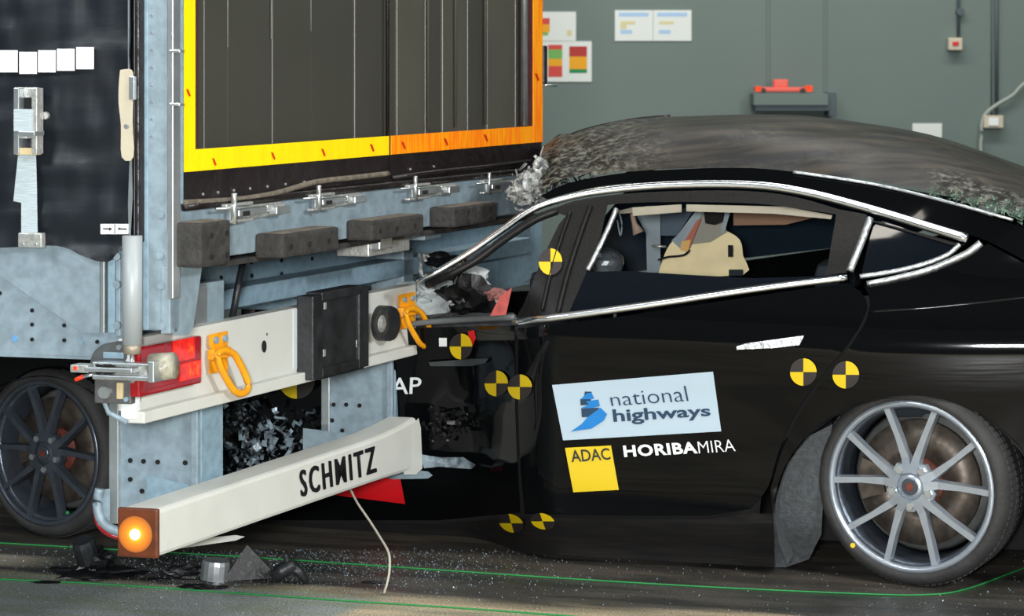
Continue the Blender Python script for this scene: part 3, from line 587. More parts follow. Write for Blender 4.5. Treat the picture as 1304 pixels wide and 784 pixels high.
# --- underrun bar with lettering and lit side lamp
b1 = -.03; b0 = -.145; n = 16; xs = [203+(534-203)*i/n for i in range(n+1)]
rings_ = []
for i, x in enumerate(xs):
    a = ra(x, b1); t = (x-203)/331; zt, zb = rear(203, 648, b1).z, rear(203, 709, b1).z
    k = max(0, (t-.8)/.2)**2; zt += .012*t+.02*k; zb += -.012*t*0-.012*k
    sec = []
    bb0, bb1 = b0, b1-.012*k
    for (b, z, cb, cz) in ((bb1, zb, -1, 1), (bb1, zt, -1, -1), (bb0, zt, 1, -1), (bb0, zb, 1, 1)):
        r = .012; sec.append((b, z, cb, cz, r))
    ring_ = []
    for (b, z, cb, cz, r) in sec:
        order = [(0, 1), (.3, .3), (1, 0)] if (cb*cz > 0) == (cb < 0 and cz < 0) or False else [(0, 1), (.3, .3), (1, 0)]
        pts_ = [(b+cb*r*p, z+cz*r*q) for p, q in order]
        if (cb, cz) in ((-1, -1), (1, 1)): pass
        else: pts_ = pts_
        ring_.append(pts_)
    loop = ring_[0][::-1] if 0 else []
    c0, c1, c2, c3 = ring_
    loop = c0[::-1]+c1+c2[::-1]+c3
    rings_.append([T(a, b, z) for b, z in loop])
vs = [v for r in rings_ for v in r]; k = len(rings_[0]); fs = []
for i in range(n):
    for j in range(k): fs.append((i*k+j, i*k+(j+1) % k, (i+1)*k+(j+1) % k, (i+1)*k+j))
fs += [tuple(range(k)), tuple(n*k+j for j in range(k))]
bar = fromlists('underrun_bar', vs, fs, 'cream', tr, False); tag(bar, 'cream square underrun bar with black lettering')
for d_ in (-.9, 0, .9): text('bar_lettering', 'SCHMITZ', [(384+d_, 633), (479.5+d_, 601), (477+d_, 567.5), (381.5+d_, 599)], rearmap(b1), 'blk', bar, weight=.008, off=.002+d_*.0002, sp=1.3)
le = tb('side_marker_lamp', ra(203, b1)-.012, ra(203, b1)+.001, b0-.002, b1+.002, rear(203, 709, b1).z-.003, rear(203, 648, b1).z+.002, 'amber', tr, .006)
bc = T(ra(203, b1)-.0115, b0+.052, (rear(203, 709, b1).z+rear(203, 648, b1).z)/2-.004)
def glowmat():
    m = bpy.data.materials.new('lit_amber_lens'); m.use_nodes = True; nt = m.node_tree; b = nt.nodes['Principled BSDF']; L = nt.links.new; N = nt.nodes.new
    b.inputs['Base Color'].default_value = (.3, .09, .01, 1)
    ge = N('ShaderNodeNewGeometry'); vm = N('ShaderNodeVectorMath'); vm.operation = 'DISTANCE'; vm.inputs[1].default_value = tuple(bc); L(ge.outputs['Position'], vm.inputs[0])
    mr = N('ShaderNodeMapRange'); mr.inputs[1].default_value = .05; mr.inputs[2].default_value = .008; mr.inputs[3].default_value = 0; mr.inputs[4].default_value = 1; L(vm.outputs['Value'], mr.inputs[0])
    cr = N('ShaderNodeValToRGB'); e = cr.color_ramp.elements; e[0].color = (0, 0, 0, 1); e[1].color = (1, .55, .02, 1); q = e.new(.5); q.color = (.55, .17, .0, 1); L(mr.outputs[0], cr.inputs[0])
    L(cr.outputs[0], b.inputs['Emission Color']); b.inputs['Emission Strength'].default_value = 1; return m
disc('glowing_lens', bc+NS*.001, NS, .05, .002, glowmat(), le, 28)
disc('lit_bulb', bc, NS, .015, .008, 'lampglow', le, 20, dome=.006)
ll = bpy.data.lights.new('marker_light', 'POINT'); ll.energy = .12; ll.color = (1, .5, .08); ll.shadow_soft_size = .02; lo = bpy.data.objects.new('marker_light', ll); C.objects.link(lo); lo.location = bc+NS*.03
# crushed plates at the far end of the bar
panel('bent_end_plate', [(500, 566), (533, 532), (536, 545), (538, 596), (530, 604), (515, 604)], rearmap(-.04), 'cream', tr, flat=True, th=.01)
# --- box behind the doors, far chassis
tb('load_box', .06, W-.02, -3.2, -.075, 1.12, ZT, 'seal', tr, .01)
tb('chassis_beam', .62, .7, -3.2, -.45, .75, 1.12, 'galvb', tr, .01); tb('chassis_beam', 1.75, 1.85, -3.2, -.45, .75, 1.12, 'galvb', tr, .01)
tb('cross_tube', .3, W-.2, -1.2, -1.1, .85, 1.05, 'galvb', tr, .01)
tb('far_hinge', W, W+.03, -.05, .01, rear(690, 107).z, rear(690, 58).z, 'black', tr, .006); tube('hinge_pin', [T(W+.0, .012, rear(690, 109).z), T(W+.1, .012, rear(690, 109).z)], .005, 'alu', tr, 6)

# ================================================================== CAR
cr_ = empty('saloon_car', K(1.4, .9, 0), 'crashed glossy black saloon car wedged under the trailer, with logo stickers and yellow targets', 'car')
MIR = 1.84
def mir(P):
    u, v, z = uvz(P); return K(u, MIR-v, z)
# outlines, in photograph pixels on the near flank
arch = [(1157+172*math.cos(t), 655+152*math.sin(t)) for t in [PI*(1.0+i/24) for i in range(25)]]
arch = [(x, y) for x, y in arch]
farch = [(52+118*math.cos(t), 600+122*math.sin(t)) for t in [PI*(1+i/20) for i in range(21)]]
front_fender = [(-70, 600)]+farch[0:]+[(172, 690), (292, 692), (292, 440), (140, 430), (0, 440), (-70, 470)]
front_door = [(296, 440), (400, 428), (500, 418), (655, 414), (656, 520), (659, 600), (662, 652), (560, 662), (420, 662), (296, 662)]
belt_edge = curve([(1080, 362), (1096, 372), (1104, 388), (1098, 408), (1080, 437), (1040, 487), (1008, 535), (990, 580), (978, 620), (955, 648)], 3)
rear_door = [(660, 418), (780, 404), (900, 386), (1000, 371), (1080, 360)]+belt_edge[1:]+[(900, 656), (800, 656), (668, 654), (663, 600), (660, 520)]
sill = [(180, 668), (296, 666), (420, 666), (560, 666), (668, 658), (800, 661), (900, 661), (960, 653), (984, 655), (986, 722), (700, 706), (320, 690), (180, 686)]
quarter = [(1100, 362), (1150, 352), (1200, 338), (1235, 322), (1258, 310), (1304, 335), (1400, 385), (1520, 450), (1520, 640), (1500, 720), (1400, 735), (1345, 730)]+arch[::-1][:]+[(984, 650), (981, 622), (994, 581), (1012, 537), (1044, 489), (1084, 439), (1102, 410), (1108, 388), (1106, 375)]
rail_top = curve([(688, 250), (720, 234), (780, 222), (850, 216), (960, 214), (1060, 226), (1180, 250), (1304, 290), (1420, 335)], 4)
rail_bot = curve([(1420, 392), (1304, 331), (1260, 308), (1235, 299), (1180, 283), (1100, 258), (1020, 238), (950, 229), (850, 230), (760, 238), (700, 254)], 4)
rail = rail_top+rail_bot
bpillar = [(655, 408), (668, 385), (690, 330), (712, 285), (728, 266), (775, 256), (765, 300), (745, 350), (722, 404)]
cpillar = [(1066, 266), (1104, 273), (1092, 315), (1078, 347), (1052, 350)]
frame_top = curve([(700, 268), (730, 256), (790, 247), (870, 243), (950, 243), (1010, 250), (1080, 270), (1110, 280), (1230, 312)], 4)+curve([(1212, 312), (1115, 283), (1066, 273), (1005, 264), (960, 259), (870, 257), (790, 259), (760, 265), (722, 275)], 4)
glass_low = [(728, 372), (738, 346), (800, 345), (880, 350), (960, 354), (1060, 351), (1076, 350), (1000, 364), (900, 379), (780, 397), (722, 404)]
q_win = curve([(1098, 345), (1106, 310), (1118, 282), (1150, 290), (1215, 313), (1205, 325), (1170, 336), (1130, 345), (1098, 350)], 3)
def P_(name, poly, m, off=0, th=.012, step=14, label=None, par=cr_, **k):
    o = panel(name, poly, car, m, par, step, th, off, **k)
    if label: o['label'] = label
    return o
P_('front_wing', front_fender, 'paint'); fd_ = P_('front_door', front_door, 'paint'); rd_ = P_('rear_door', rear_door, 'paint', label='black rear door carrying the logo stickers'); P_('side_sill', sill, 'paint2'); qp = P_('rear_quarter_panel', quarter, 'paint'); P_('roof_rail', rail, 'paint', off=.004)
P_('centre_pillar', bpillar, 'satin', off=-.004); P_('rear_pillar', cpillar, 'satin', off=-.002); P_('window_frame', frame_top, 'satin', off=-.004); P_('dropped_door_glass', glass_low, 'glass', off=-.01)
P_('quarter_window', q_win, 'glass', off=-.012)
# inner lining so that shut lines read dark
inner = [(-60, 470), (200, 440), (660, 430), (1085, 378), (1150, 372), (1240, 345), (1304, 360), (1500, 470), (1500, 560)]+[(1157+190*math.cos(t), 655+170*math.sin(t)) for t in [PI*(2-i/16) for i in range(3, 17)]]+[(970, 700), (320, 680), (190, 680)]+[(52+135*math.cos(t), 600+135*math.sin(t)) for t in [PI*(2-i/14) for i in range(1, 15)]]
P_('inner_body', inner, 'dark', off=-.035, th=.01, step=24)
# far flank
for nm, poly in (('far_front_door', front_door), ('far_rear_door', rear_door), ('far_quarter_panel', quarter), ('far_roof_rail', rail), ('far_sill', sill)):
    panel(nm, poly, car, 'paint', cr_, 30, .012, 0, mirror=mir)
panel('far_windows', [(560, 404), (700, 262), (950, 240), (1230, 300), (1090, 360), (660, 412)], car, mat('dark_far_glass', lin(12, 30, 42), .5), cr_, 40, .005, -.01, mirror=mir)
# mouldings
def moulding(name, pts, r, m='chrome', off=.006, flat=.6, nn=5, par=cr_):
    c = curve(pts, nn); rr = r if not isinstance(r, (list, tuple)) else [r[0]+(r[1]-r[0])*i/(len(c)-1) for i in range(len(c))]
    return tube(name, [car(x, y, off) for x, y in c], rr, m, par, 10, nrm=(0, 0, 1), flat=1.0)
moulding('upper_chrome_trim', [(532, 357), (560, 344), (600, 320), (640, 292), (670, 271), (702, 257), (760, 244), (850, 236), (950, 235.5), (1020, 244), (1100, 264), (1180, 288), (1232, 304)], [.010, .0155])
moulding('black_drip_strip', [(545, 362), (600, 335), (640, 306), (680, 280), (710, 268)], .014, 'satin', 0)
moulding('belt_chrome_trim', [(656, 410), (720, 402.5), (820, 389), (920, 374), (1000, 363), (1079, 353.5)], [.014, .011])
moulding('quarter_chrome_trim', [(1104, 361), (1140, 354), (1180, 344), (1215, 330), (1235, 320), (1249, 309)], [.008, .012], 'dchrome')
moulding('window_surround', [(1095, 352), (1130, 347), (1170, 338), (1205, 325), (1222, 311)], .008, 'dchrome', 0)
moulding('window_seal', [(785, 266), (772, 296), (758, 325), (748, 344)], .0085, 'dchrome', -.01); moulding('window_seal', [(1108, 278), (1096, 310), (1082, 345)], .012, 'dchrome', 0); moulding('window_seal', [(726, 270), (712, 310), (700, 350), (690, 395)], .006, 'satin', .004); moulding('window_seal', [(752, 262), (738, 300), (722, 350), (710, 398)], .008, 'satin', .004)
moulding('front_belt_strip', [(520, 413), (560, 409), (655, 404)], .010, mat('belt_grey', lin(92, 98, 100), .35), .0)
for pts, r in (([(1108, 397), (1180, 392), (1260, 384), (1320, 378)], .004), ([(1030, 392), (960, 402), (880, 415), (800, 425), (740, 430)], .0)):
    if r: moulding('body_crease', pts, r, 'paint', -.001)
P_('door_handle', [(938, 441), (950, 437), (1024, 427), (1018, 439), (985, 443), (938, 445)], 'dchrome', off=.012, th=.012, step=8, par=rd_); P_('door_handle', [(546, 461), (600, 457), (622, 456), (618, 462), (600, 466), (548, 466)], mat('dim_handle', lin(84, 90, 92), .3, .6), off=.012, th=.012, step=8, par=fd_)
# --- arch liners
def liner(cx, cy, rx, ry, v0, v1, a0, a1, m, name='arch_liner'):
    vs, fs = [], []; n = 20
    for i in range(n+1):
        t = PI*(a0+(a1-a0)*i/n); p = carin(cx+rx*math.cos(t), cy+ry*math.sin(t), v0)
        for v in (v0, v1):
            u, _, z = uvz(p); vs.append(K(u, v, max(.03, z)))
    for i in range(n): fs.append((2*i, 2*i+1, 2*i+3, 2*i+2))
    o = fromlists(name, vs, fs, m, cr_, True); return o
liner(1157, 655, 170, 150, .03, .42, .86, 2.14, 'felt'); liner(52, 600, 116, 121, .03, .42, .9, 2.0, 'blackshred')
P_('liner_flap', [(984, 655), (990, 628), (1003, 590), (1028, 556), (1060, 540), (1050, 600), (1046, 680), (1030, 712), (1000, 722), (985, 722)], 'felt', off=-.07, th=.01)
kb('wheel_well_back', -.45, .45, .42, .44, .05, .72, 'dark', cr_); kb('wheel_well_back', 2.45, 3.3, .42, .44, .05, .7, 'dark', cr_)
# --- wheels
def wheel(u, v, z, k, yaw, label, mm='rim'):
    c = K(u, v, z); ax = Matrix.Rotation(yaw, 3, 'Z') @ CN; ux = ax.cross(Vector((0, 0, 1))).normalized(); uz = Vector((0, 0, 1))
    def Q(r, ang, d): return c+(ux*math.sin(ang)+uz*math.cos(ang))*r*k+ax*d*k       # ang from the top, clockwise as seen
    def lathe(name, prof, m, par, seg=56, closed=True):
        vs = [Q(r, 2*PI*i/seg, d) for i in range(seg) for r, d in prof]; n = len(prof); fs = []
        for i in range(seg):
            j = (i+1) % seg
            for q in range(n if closed else n-1): fs.append((i*n+q, i*n+(q+1) % n, j*n+(q+1) % n, j*n+q))
        return fromlists(name, vs, fs, m, par, True)
    tp = [(.262, .0), (.266, .008), (.283, .010), (.298, .0), (.305, -.015), (.308, -.03), (.308, -.19), (.303, -.21), (.28, -.218), (.262, -.21), (.255, -.1)]
    ty = lathe('wheel', tp, 'tyre', cr_); ty['label'] = label
    for i in range(84):                                   # tread blocks joined below
        pass
    items = []
    for i in range(90):
        a = 2*PI*i/90
        for d0, d1 in ((-.03, -.075), (-.085, -.13), (-.14, -.185)):
            q = [Q(r, a+s*.024, d) for r in (.3065, .3115) for s in (-1, 1) for d in (d0, d1)]
            items.append((q, BOXF))
    multi('tread', items, 'tyre', ty)['kind'] = 'stuff'
    lathe('rim_flange', [(.247, -.01), (.247, .006), (.257, .010), (.266, .006), (.266, -.02), (.252, -.03)], mm, ty)
    lathe('rim_barrel', [(.247, -.01), (.236, -.03), (.232, -.17), (.24, -.2), (.248, -.2), (.243, -.17), (.246, -.03)], 'rimb', ty)
    lathe('brake_disc', [(.07, -.08), (.195, -.08), (.195, -.105), (.07, -.115)], 'disc', ty, 40); lathe('disc_hat', [(.0, -.07), (.075, -.07), (.085, -.09), (.085, -.12), (.0, -.12)], 'rust', ty, 30, False)
    lathe('dust_shield', [(.0, -.115), (.21, -.115), (.23, -.14), (.0, -.15)], mat('shield_grey', lin(84, 86, 84), .6, .3, .3, 14), ty, 30, False)
    # caliper
    cal = []
    for r in (.12, .185):
        pass
    vs = [Q(r, PI/2+s, d) for s in (-.35, -.12, .12, .35) for r in (.11, .19) for d in (-.065, -.125)]; fs = []
    for i in range(3):
        a, b = i*4, i*4+4; fs += [(a, a+1, b+1, b), (a+2, b+2, b+3, a+3), (a, b, b+2, a+2), (a+1, a+3, b+3, b+1)]
    fs += [(0, 2, 3, 1), (12, 13, 15, 14)]; fromlists('brake_caliper', vs, fs, 'disc', ty)
    for i in range(5):
        a = 2*PI*i/5
        for s in (-1, 1):
            # tapering spoke: hub -> rim
            secs = [(.045, a+s*.2, .021, .006), (.088, a+s*.2, .0155, .0), (.16, a+s*.27, .0115, .0), (.249, a+s*.315, .0125, .002)]
            vs = []
            for (r, an, hw, d) in secs:
                t = Vector((math.cos(an), 0, 0)); da = hw/r
                vs += [Q(r, an-da, d-.03), Q(r, an-da*.75, d), Q(r, an+da*.75, d), Q(r, an+da, d-.03)]
            fs = [(j*4+q, j*4+(q+1) % 4, j*4+4+(q+1) % 4, j*4+4+q) for j in range(3) for q in range(4)]+[(0, 1, 2, 3), (12, 13, 14, 15)]
            fromlists('spoke', vs, fs, mm, ty)
        al = a+PI/5
        disc('lug_seat', Q(.060, al, -.03), ax, .023*k, .026*k, mm, ty, 6); disc('lug_nut', Q(.060, al, -.006), ax, .012*k, .014*k, 'alu', ty, 6)
    lathe('hub', [(.0, .004), (.03, .004), (.046, -.004), (.05, -.03), (.0, -.03)], mm, ty, 30, False); disc('centre_cap', Q(0, 0, .002), ax, .026*k, .008*k, 'rimb', ty, 24); disc('cap_emblem', Q(0, 0, .009), ax, .013*k, .003*k, 'rust', ty, 16)
    return ty
uR = uvz(carin(1159, 623, .03))[0]; uF = uvz(carin(53, 585, .05))[0]
wr = wheel(uR, .045, .309, 1.0, math.radians(-14), 'rear wheel with ten silver-grey spokes')
wf = wheel(uF, .07, .291, .93, math.radians(-18), 'front wheel with darker spokes, behind the trailer chassis', 'rimb')
disc('yellow_dot', carin(1086, 694, .02), CN, .008, .004, 'yel', wr, 12); disc('green_dot', K(uF-.1, .04, .1), CN, .006, .004, 'green', wf, 10)
# --- roof
edge = [(690, 246), (720, 230), (780, 219), (850, 214), (960, 213), (1060, 224), (1180, 243), (1304, 276), (1420, 322), (1560, 400)]
sil = [(690, 188), (720, 173), (780, 156), (850, 149), (960, 147), (1060, 152), (1180, 172), (1304, 214), (1420, 262), (1560, 335)]
ed, si = curve(edge, 6), curve(sil, 6); NV = 22
vs, fs = [], []; dam = []
for i, ((ex, ey), (sx_, sy_)) in enumerate(zip(ed, si)):
    pe = car(ex, ey, -.02); ue, ve, ze = uvz(pe); vc = .92; pc = carin(sx_, sy_, vc); zc = pc.z; 
    for j in range(NV+1):
        v = ve+(MIR-2*ve)*j/NV; q = (v-vc)/(vc-ve); z = zc-(zc-ze)*abs(q)**2.3
        dmg = max(0, min(1, (870-ex)/170)); nz = noise.noise(Vector((ue*9, v*9, 1)))*.022+noise.noise(Vector((ue*22, v*22, 5)))*.014
        z += nz*dmg + .012*noise.noise(Vector((ue*2.2, v*5, 3)))*(1-dmg)
        if 1040 < ex < 1260 and j < 9: z += .014*noise.noise(Vector((ue*7, v*16, 2)))
        u = ue + (uvz(pc)[0]-ue)*min(1, j/(NV/2))
        vs.append(K(u, v, z)); dam.append(max(dmg*1.0, .75 if (1180 < ex and j < 3) else .3*max(0, noise.noise(Vector((ue*5, v*11, 2))))))
nr = len(ed)
for i in range(nr-1):
    for j in range(NV): fs.append((i*(NV+1)+j, i*(NV+1)+j+1, (i+1)*(NV+1)+j+1, (i+1)*(NV+1)+j))
def roofmat():
    m = bpy.data.materials.new('dusty_roof_glass'); m.use_nodes = True; nt = m.node_tree; b = nt.nodes['Principled BSDF']; L = nt.links.new; N = nt.nodes.new
    at = N('ShaderNodeAttribute'); at.attribute_name = 'damage'; tc = N('ShaderNodeTexCoord')
    mp = N('ShaderNodeMapping'); mp.inputs['Rotation'].default_value = (0, 0, .24); mp.inputs['Scale'].default_value = (.7, 5, 2); L(tc.outputs['Object'], mp.inputs[0])
    n1 = N('ShaderNodeTexNoise'); n1.inputs['Scale'].default_value = 4; n1.inputs['Detail'].default_value = 5; L(mp.outputs[0], n1.inputs[0])
    r1 = N('ShaderNodeValToRGB'); r1.color_ramp.elements[0].position = .4; r1.color_ramp.elements[0].color = (*lin(7, 6, 5), 1); r1.color_ramp.elements[1].position = .62; r1.color_ramp.elements[1].color = (*lin(54, 47, 36), 1); L(n1.outputs[0], r1.inputs[0])
    n2 = N('ShaderNodeTexNoise'); n2.inputs['Scale'].default_value = 34; n2.inputs['Detail'].default_value = 6; n2.inputs['Roughness'].default_value = .75; L(tc.outputs['Object'], n2.inputs[0])
    r2 = N('ShaderNodeValToRGB'); r2.color_ramp.elements[0].position = .46; r2.color_ramp.elements[0].color = (*lin(16, 16, 14), 1); r2.color_ramp.elements[1].position = .7; r2.color_ramp.elements[1].color = (*lin(160, 160, 146), 1); L(n2.outputs[0], r2.inputs[0])
    mx = N('ShaderNodeMix'); mx.data_type = 'RGBA'; L(at.outputs['Fac'], mx.inputs[0]); L(r1.outputs[0], mx.inputs[6]); L(r2.outputs[0], mx.inputs[7]); L(mx.outputs[2], b.inputs['Base Color'])
    b.inputs['Roughness'].default_value = .4; b.inputs['Specular IOR Level'].default_value = .1; bp = N('ShaderNodeBump'); bp.inputs['Distance'].default_value = .008; L(at.outputs['Fac'], bp.inputs['Strength']); L(n2.outputs[0], bp.inputs['Height']); L(bp.outputs[0], b.inputs['Normal'])
    return m
ro = fromlists('dusty_glass_roof', vs, fs, roofmat(), cr_, True); ro['label'] = 'dusty scratched dark glass roof, shattered at its front'
at = ro.data.attributes.new('damage', 'FLOAT', 'POINT'); at.data.foreach_set('value', dam)
tube('far_roof_edge', [K(uvz(carin(x, y, .92))[0], .97, carin(x, y, .92).z+.004) for x, y in curve([(700, 186), (740, 168), (800, 155), (850, 150)], 4)], .008, 'blackshred', cr_, 6)
moulding('roof_edge_strip', [(1010, 219), (1060, 226), (1120, 236), (1180, 250), (1240, 266), (1290, 280)], .005, 'dchrome', .012)
shards('broken_roof_glass', [car(x, y, .0) for x, y in [(1190, 244), (1215, 250), (1240, 256), (1262, 262), (1280, 268), (1296, 272), (1304, 276), (1285, 262)]], .012, 'greenglass', cr_, 26, 3)['kind'] = 'stuff'
# roof front crushed under the trailer sill
shards('crushed_roof_front', [carin(x, y, .45) for x, y in [(655, 245), (665, 232), (672, 220), (680, 235), (690, 215), (697, 228), (668, 250), (705, 235), (685, 250), (660, 255)]], .020, 'lightbag', cr_, 14, 5)['kind'] = 'stuff'
lump('crushed_pillar_top', carin(674, 238, .42), .045, .06, .05, 'lightbag', cr_, 31, .5, 4, 2.6); lump('crushed_pillar_top', carin(690, 222, .46), .04, .06, .045, 'lightbag', cr_, 33, .5, 4, 2.8); lump('crushed_pillar_top', carin(662, 248, .45), .035, .05, .03, 'lightbag', cr_, 35, .5, 4, 2.6)
shards('crushed_roof_rail', [carin(x, y, .4) for x, y in [(700, 240), (712, 232), (722, 228), (735, 230), (705, 250), (745, 226)]], .018, 'blackshred', cr_, 12, 6)['kind'] = 'stuff'
shards('broken_windscreen', [carin(x, y, .6) for x, y in [(700, 205), (720, 195), (745, 190), (770, 200), (720, 215), (760, 212), (800, 190)]], .018, 'lightbag', cr_, 9, 8)['kind'] = 'stuff'
# --- structure inside
kb('floor_pan', -1.3, 3.35, .5, 1.7, .045, .12, 'dark', cr_); kb('rear_deck', -1.2, .1, .15, 1.68, .5, .82, 'interior', cr_, .03); kb('dashboard', 1.95, 2.3, .6, 1.68, .5, .8, 'interior', cr_, .05)
kb('front_bulkhead', 2.3, 2.36, .5, 1.74, .1, .78, 'blackshred', cr_, .02); kb('bonnet', 2.3, 3.3, .4, 1.72, .66, .7, 'paint2', cr_, .02)
def seat(u, v, z, w_, m):
    s = kb('seat_back', u-.08, u+.06, v-w_/2, v+w_/2, .3, z, m, cr_, .04); kb('headrest', u-.09, u+.0, v-.13, v+.13, z+.02, z+.17, m, s, .04); kb('seat_cushion', u+.05, u+.5, v-w_/2, v+w_/2, .25, .4, m, s, .04)
seat(.35, .62, .78, .5, 'interior'); seat(.35, 1.2, .78, .5, 'interior'); seat(1.35, .74, .72, .46, 'black'); seat(1.35, 1.32, .78, .46, 'interior')
lump('silver_headrest', carin(772, 336, .55), .06, .05, .055, mat('sheen_grey', lin(84, 90, 94), .3, .4), cr_, 3, .12)
# far pillar, cream trim, straps
def inb(name, poly, v, m, th=.03, flat=True, par=cr_): return panel(name, poly, lambda x, y, o=0: carin(x, y, v-o), m, par, 12, th, 0, flat=flat)
inb('far_centre_pillar', [(822, 262), (841, 262), (841, 347), (824, 347)], 1.4, 'greyplate', .05); inb('pillar_trim', [(806, 265), (822, 263), (824, 300)], 1.42, 'greyplate', .03)
inb('far_roof_lining', [(805, 264), (868, 260), (868, 270), (806, 275)], .5, 'offwhite'); inb('far_roof_lining', [(874, 260), (1000, 263), (1060, 274), (1058, 279), (985, 272), (874, 269)], .5, 'offwhite'); inb('roof_lining_edge', [(788, 268), (806, 264), (806, 271), (790, 272)], 1.2, 'offwhite')
inb('brown_trim_panel', [(934, 268), (1034, 270), (1034, 278), (1000, 286), (934, 287)], 1.2, mat('tan_trim', lin(140, 108, 84), .8), .02)
inb('dark_blue_panel', [(842, 265), (885, 265), (862, 300), (842, 300)], 1.45, mat('blue_grey_trim', lin(62, 82, 96), .6), .02)
ct = inb('cream_trim_shell', curve([(838, 350), (842, 336), (850, 316), (862, 303), (880, 308), (905, 305), (918, 296), (925, 294), (942, 305), (946, 325), (946, 350), (838, 350)], 3), 1.05, 'creamtrim', .08, False)
inb('slot', [(927, 312), (933, 312), (933, 327), (927, 327)], .96, 'dark', .004, par=ct); inb('dark_foot', [(928, 343), (946, 343), (946, 351), (928, 351)], .96, 'interior', .005, par=ct)
inb('grey_backing', [(866, 307), (895, 266), (918, 272), (926, 295), (905, 308), (880, 311)], 1.02, mat('warm_grey_trim', lin(140, 138, 124), .6), .03, par=ct)
inb('grey_strap', [(862, 300), (888, 266), (897, 266), (876, 312), (868, 318), (855, 306)], .98, 'greyplate', .01, par=ct); inb('red_strap', [(888, 280), (893, 278), (878, 316), (870, 318), (872, 306)], .955, mat('faded_red', lin(170, 96, 76), .7), .01, par=ct)
inb('strap_clip', [(868, 307), (880, 305), (876, 320), (866, 318)], .94, mat('pale_orange', lin(216, 170, 90), .6), .01, par=ct)
inb('right_strap', [(924, 266), (931, 266), (922, 298), (918, 294)], .98, 'greyplate', .01, par=ct); inb('grab_handle', [(896, 268), (922, 268), (920, 282), (910, 286), (898, 284)], .9, 'dark', .03)
tube('cable', [carin(x, y, .95) for x, y in curve([(838, 331), (850, 327), (862, 326), (872, 324), (878, 318)], 4)], .004, 'dark', cr_, 6); tube('clip_rod', [carin(830, 313, .95), carin(848, 314, .95)], .005, 'zinc', cr_, 6)
tube('hanging_clip', [carin(x, y, .9) for x, y in [(805, 272), (808, 285), (813, 297)]], [.008, .01, .022], mat('beige_clip', lin(168, 146, 128), .7), cr_, 8)
tube('belt_loop', [carin(x, y, .6) for x, y in curve([(788, 270), (792, 285), (790, 300), (786, 280)], 4)], .003, 'greyplate', cr_, 6)
# wreckage seen through the open front door window
lump('spent_airbag', carin(560, 385, .55), .16, .1, .07, 'bag', cr_, 2, .6); lump('spent_airbag', carin(596, 352, .7), .07, .08, .035, 'white', cr_, 4, .5)
lump('crushed_dashboard', carin(597, 380, .5), .09, .1, .07, 'blackshred', cr_, 5, .7); lump('torn_module', carin(566, 332, .6), .06, .06, .03, 'blackshred', cr_, 6, .7)
shards('torn_wiring', [carin(x, y, .45) for x, y in [(548, 350), (560, 365), (575, 345), (545, 335), (535, 370), (570, 390), (590, 335)]], .022, 'lightbag', cr_, 6, 12)['kind'] = 'stuff'
inb('red_hand_tag', [(624, 402), (636, 378), (652, 366), (648, 384), (644, 402)], .3, mat('worn_red', lin(206, 92, 84), .6, 0, .2, 30), .01); lump('red_torn_trim', carin(632, 375, .4), .035, .03, .02, mat('dusty_red', lin(150, 100, 96), .7), cr_, 8, .6)
inb('front_door_lining', [(520, 400), (560, 398), (655, 398), (655, 424), (520, 424)], .46, 'black', .02)
# crumpled wing between the uprights and by the end of the bar
shards('crumpled_wing', [car(x, y, .04) for x, y in [(292, 535), (300, 555), (312, 530), (320, 548), (338, 542), (360, 545), (380, 548), (305, 580), (330, 575), (350, 585), (370, 575), (395, 560), (290, 600), (320, 600), (288, 570), (345, 560)]], .036, 'metalshred', cr_, 11, 21)['kind'] = 'stuff'
shards('torn_sill_trim', [car(x, y, .02) for x, y in [(545, 542), (560, 538), (575, 532), (590, 535), (560, 550), (582, 545)]], .018, 'blackshred', cr_, 12, 22)['kind'] = 'stuff'
P_('torn_silver_plate', [(534, 578), (560, 582), (590, 582), (606, 592), (600, 597), (560, 594), (540, 596)], 'metalshred', off=.05, th=.004, step=9)
P_('bent_pale_strip', [(480, 604), (500, 596), (545, 600), (551, 605), (545, 609), (500, 610)], 'galv', off=.05, th=.004, step=9)
# --- stickers
def target(x, y, rx, ry, par, sk=0, off=.004, mp=car, dark='blackdisc'):
    pt = lambda a, r=1: (x+rx*r*math.cos(a)+sk*ry*r*math.sin(a), y+ry*r*math.sin(a))
    d = panel('target_marker', [pt(2*PI*i/24) for i in range(24)], mp, dark, par, 12, .001, off)
    for q in (3, 1): panel('yellow_quadrant', [(x, y)]+[pt(PI/2*q+PI/2*i/8) for i in range(9)], mp, 'yel', d, 12, .001, off+.002)
    return d
for (x, y, rx, ry, par, sk) in ((587, 441, 14.5, 16.5, fd_, 0), (632, 488, 15, 16.5, fd_, 0), (677-16, 492, 0, 0, None, 0), (1023, 473.5, 17, 17.5, rd_, 0), (1077, 477, 17, 17.5, qp, 0), (651, 666, 15, 12, cr_, .3), (691, 663.5, 15, 10.5, cr_, .35), (701, 333, 15, 17, cr_, 0)):
    if par: target(x, y, rx, ry, par, sk, .008 if y == 333 else .006)
target(662, 492.5, 15.5, 16, rd_); target(378, 484.5, 23, 23, fd_, 0, .05)
panel('white_square', rect(559, 430, 569, 441), car, 'white', fd_, 12, .001, .004); panel('red_scuff', [(596, 422), (604, 420), (606, 430), (600, 444), (597, 436)], car, 'redst', fd_, 6, .001, .003)
ns = panel('national_sticker', [(703, 490), (908, 473), (918.5, 549), (717, 560.5)], car, 'palebl', rd_, 12, .001, .004)
def qd(x0, y0, x1, y1): # text box inside the sticker's own slant: sheared with the sticker
    f = lambda x, y: (x, y)
    return [f(*p) for p in ((x0, y0), (x1, y1))]
text('lettering', 'national', [(779, 517), (877, 510.5), (873, 491), (775.5, 500)], car, 'navy', ns, weight=-.008, off=.0065)
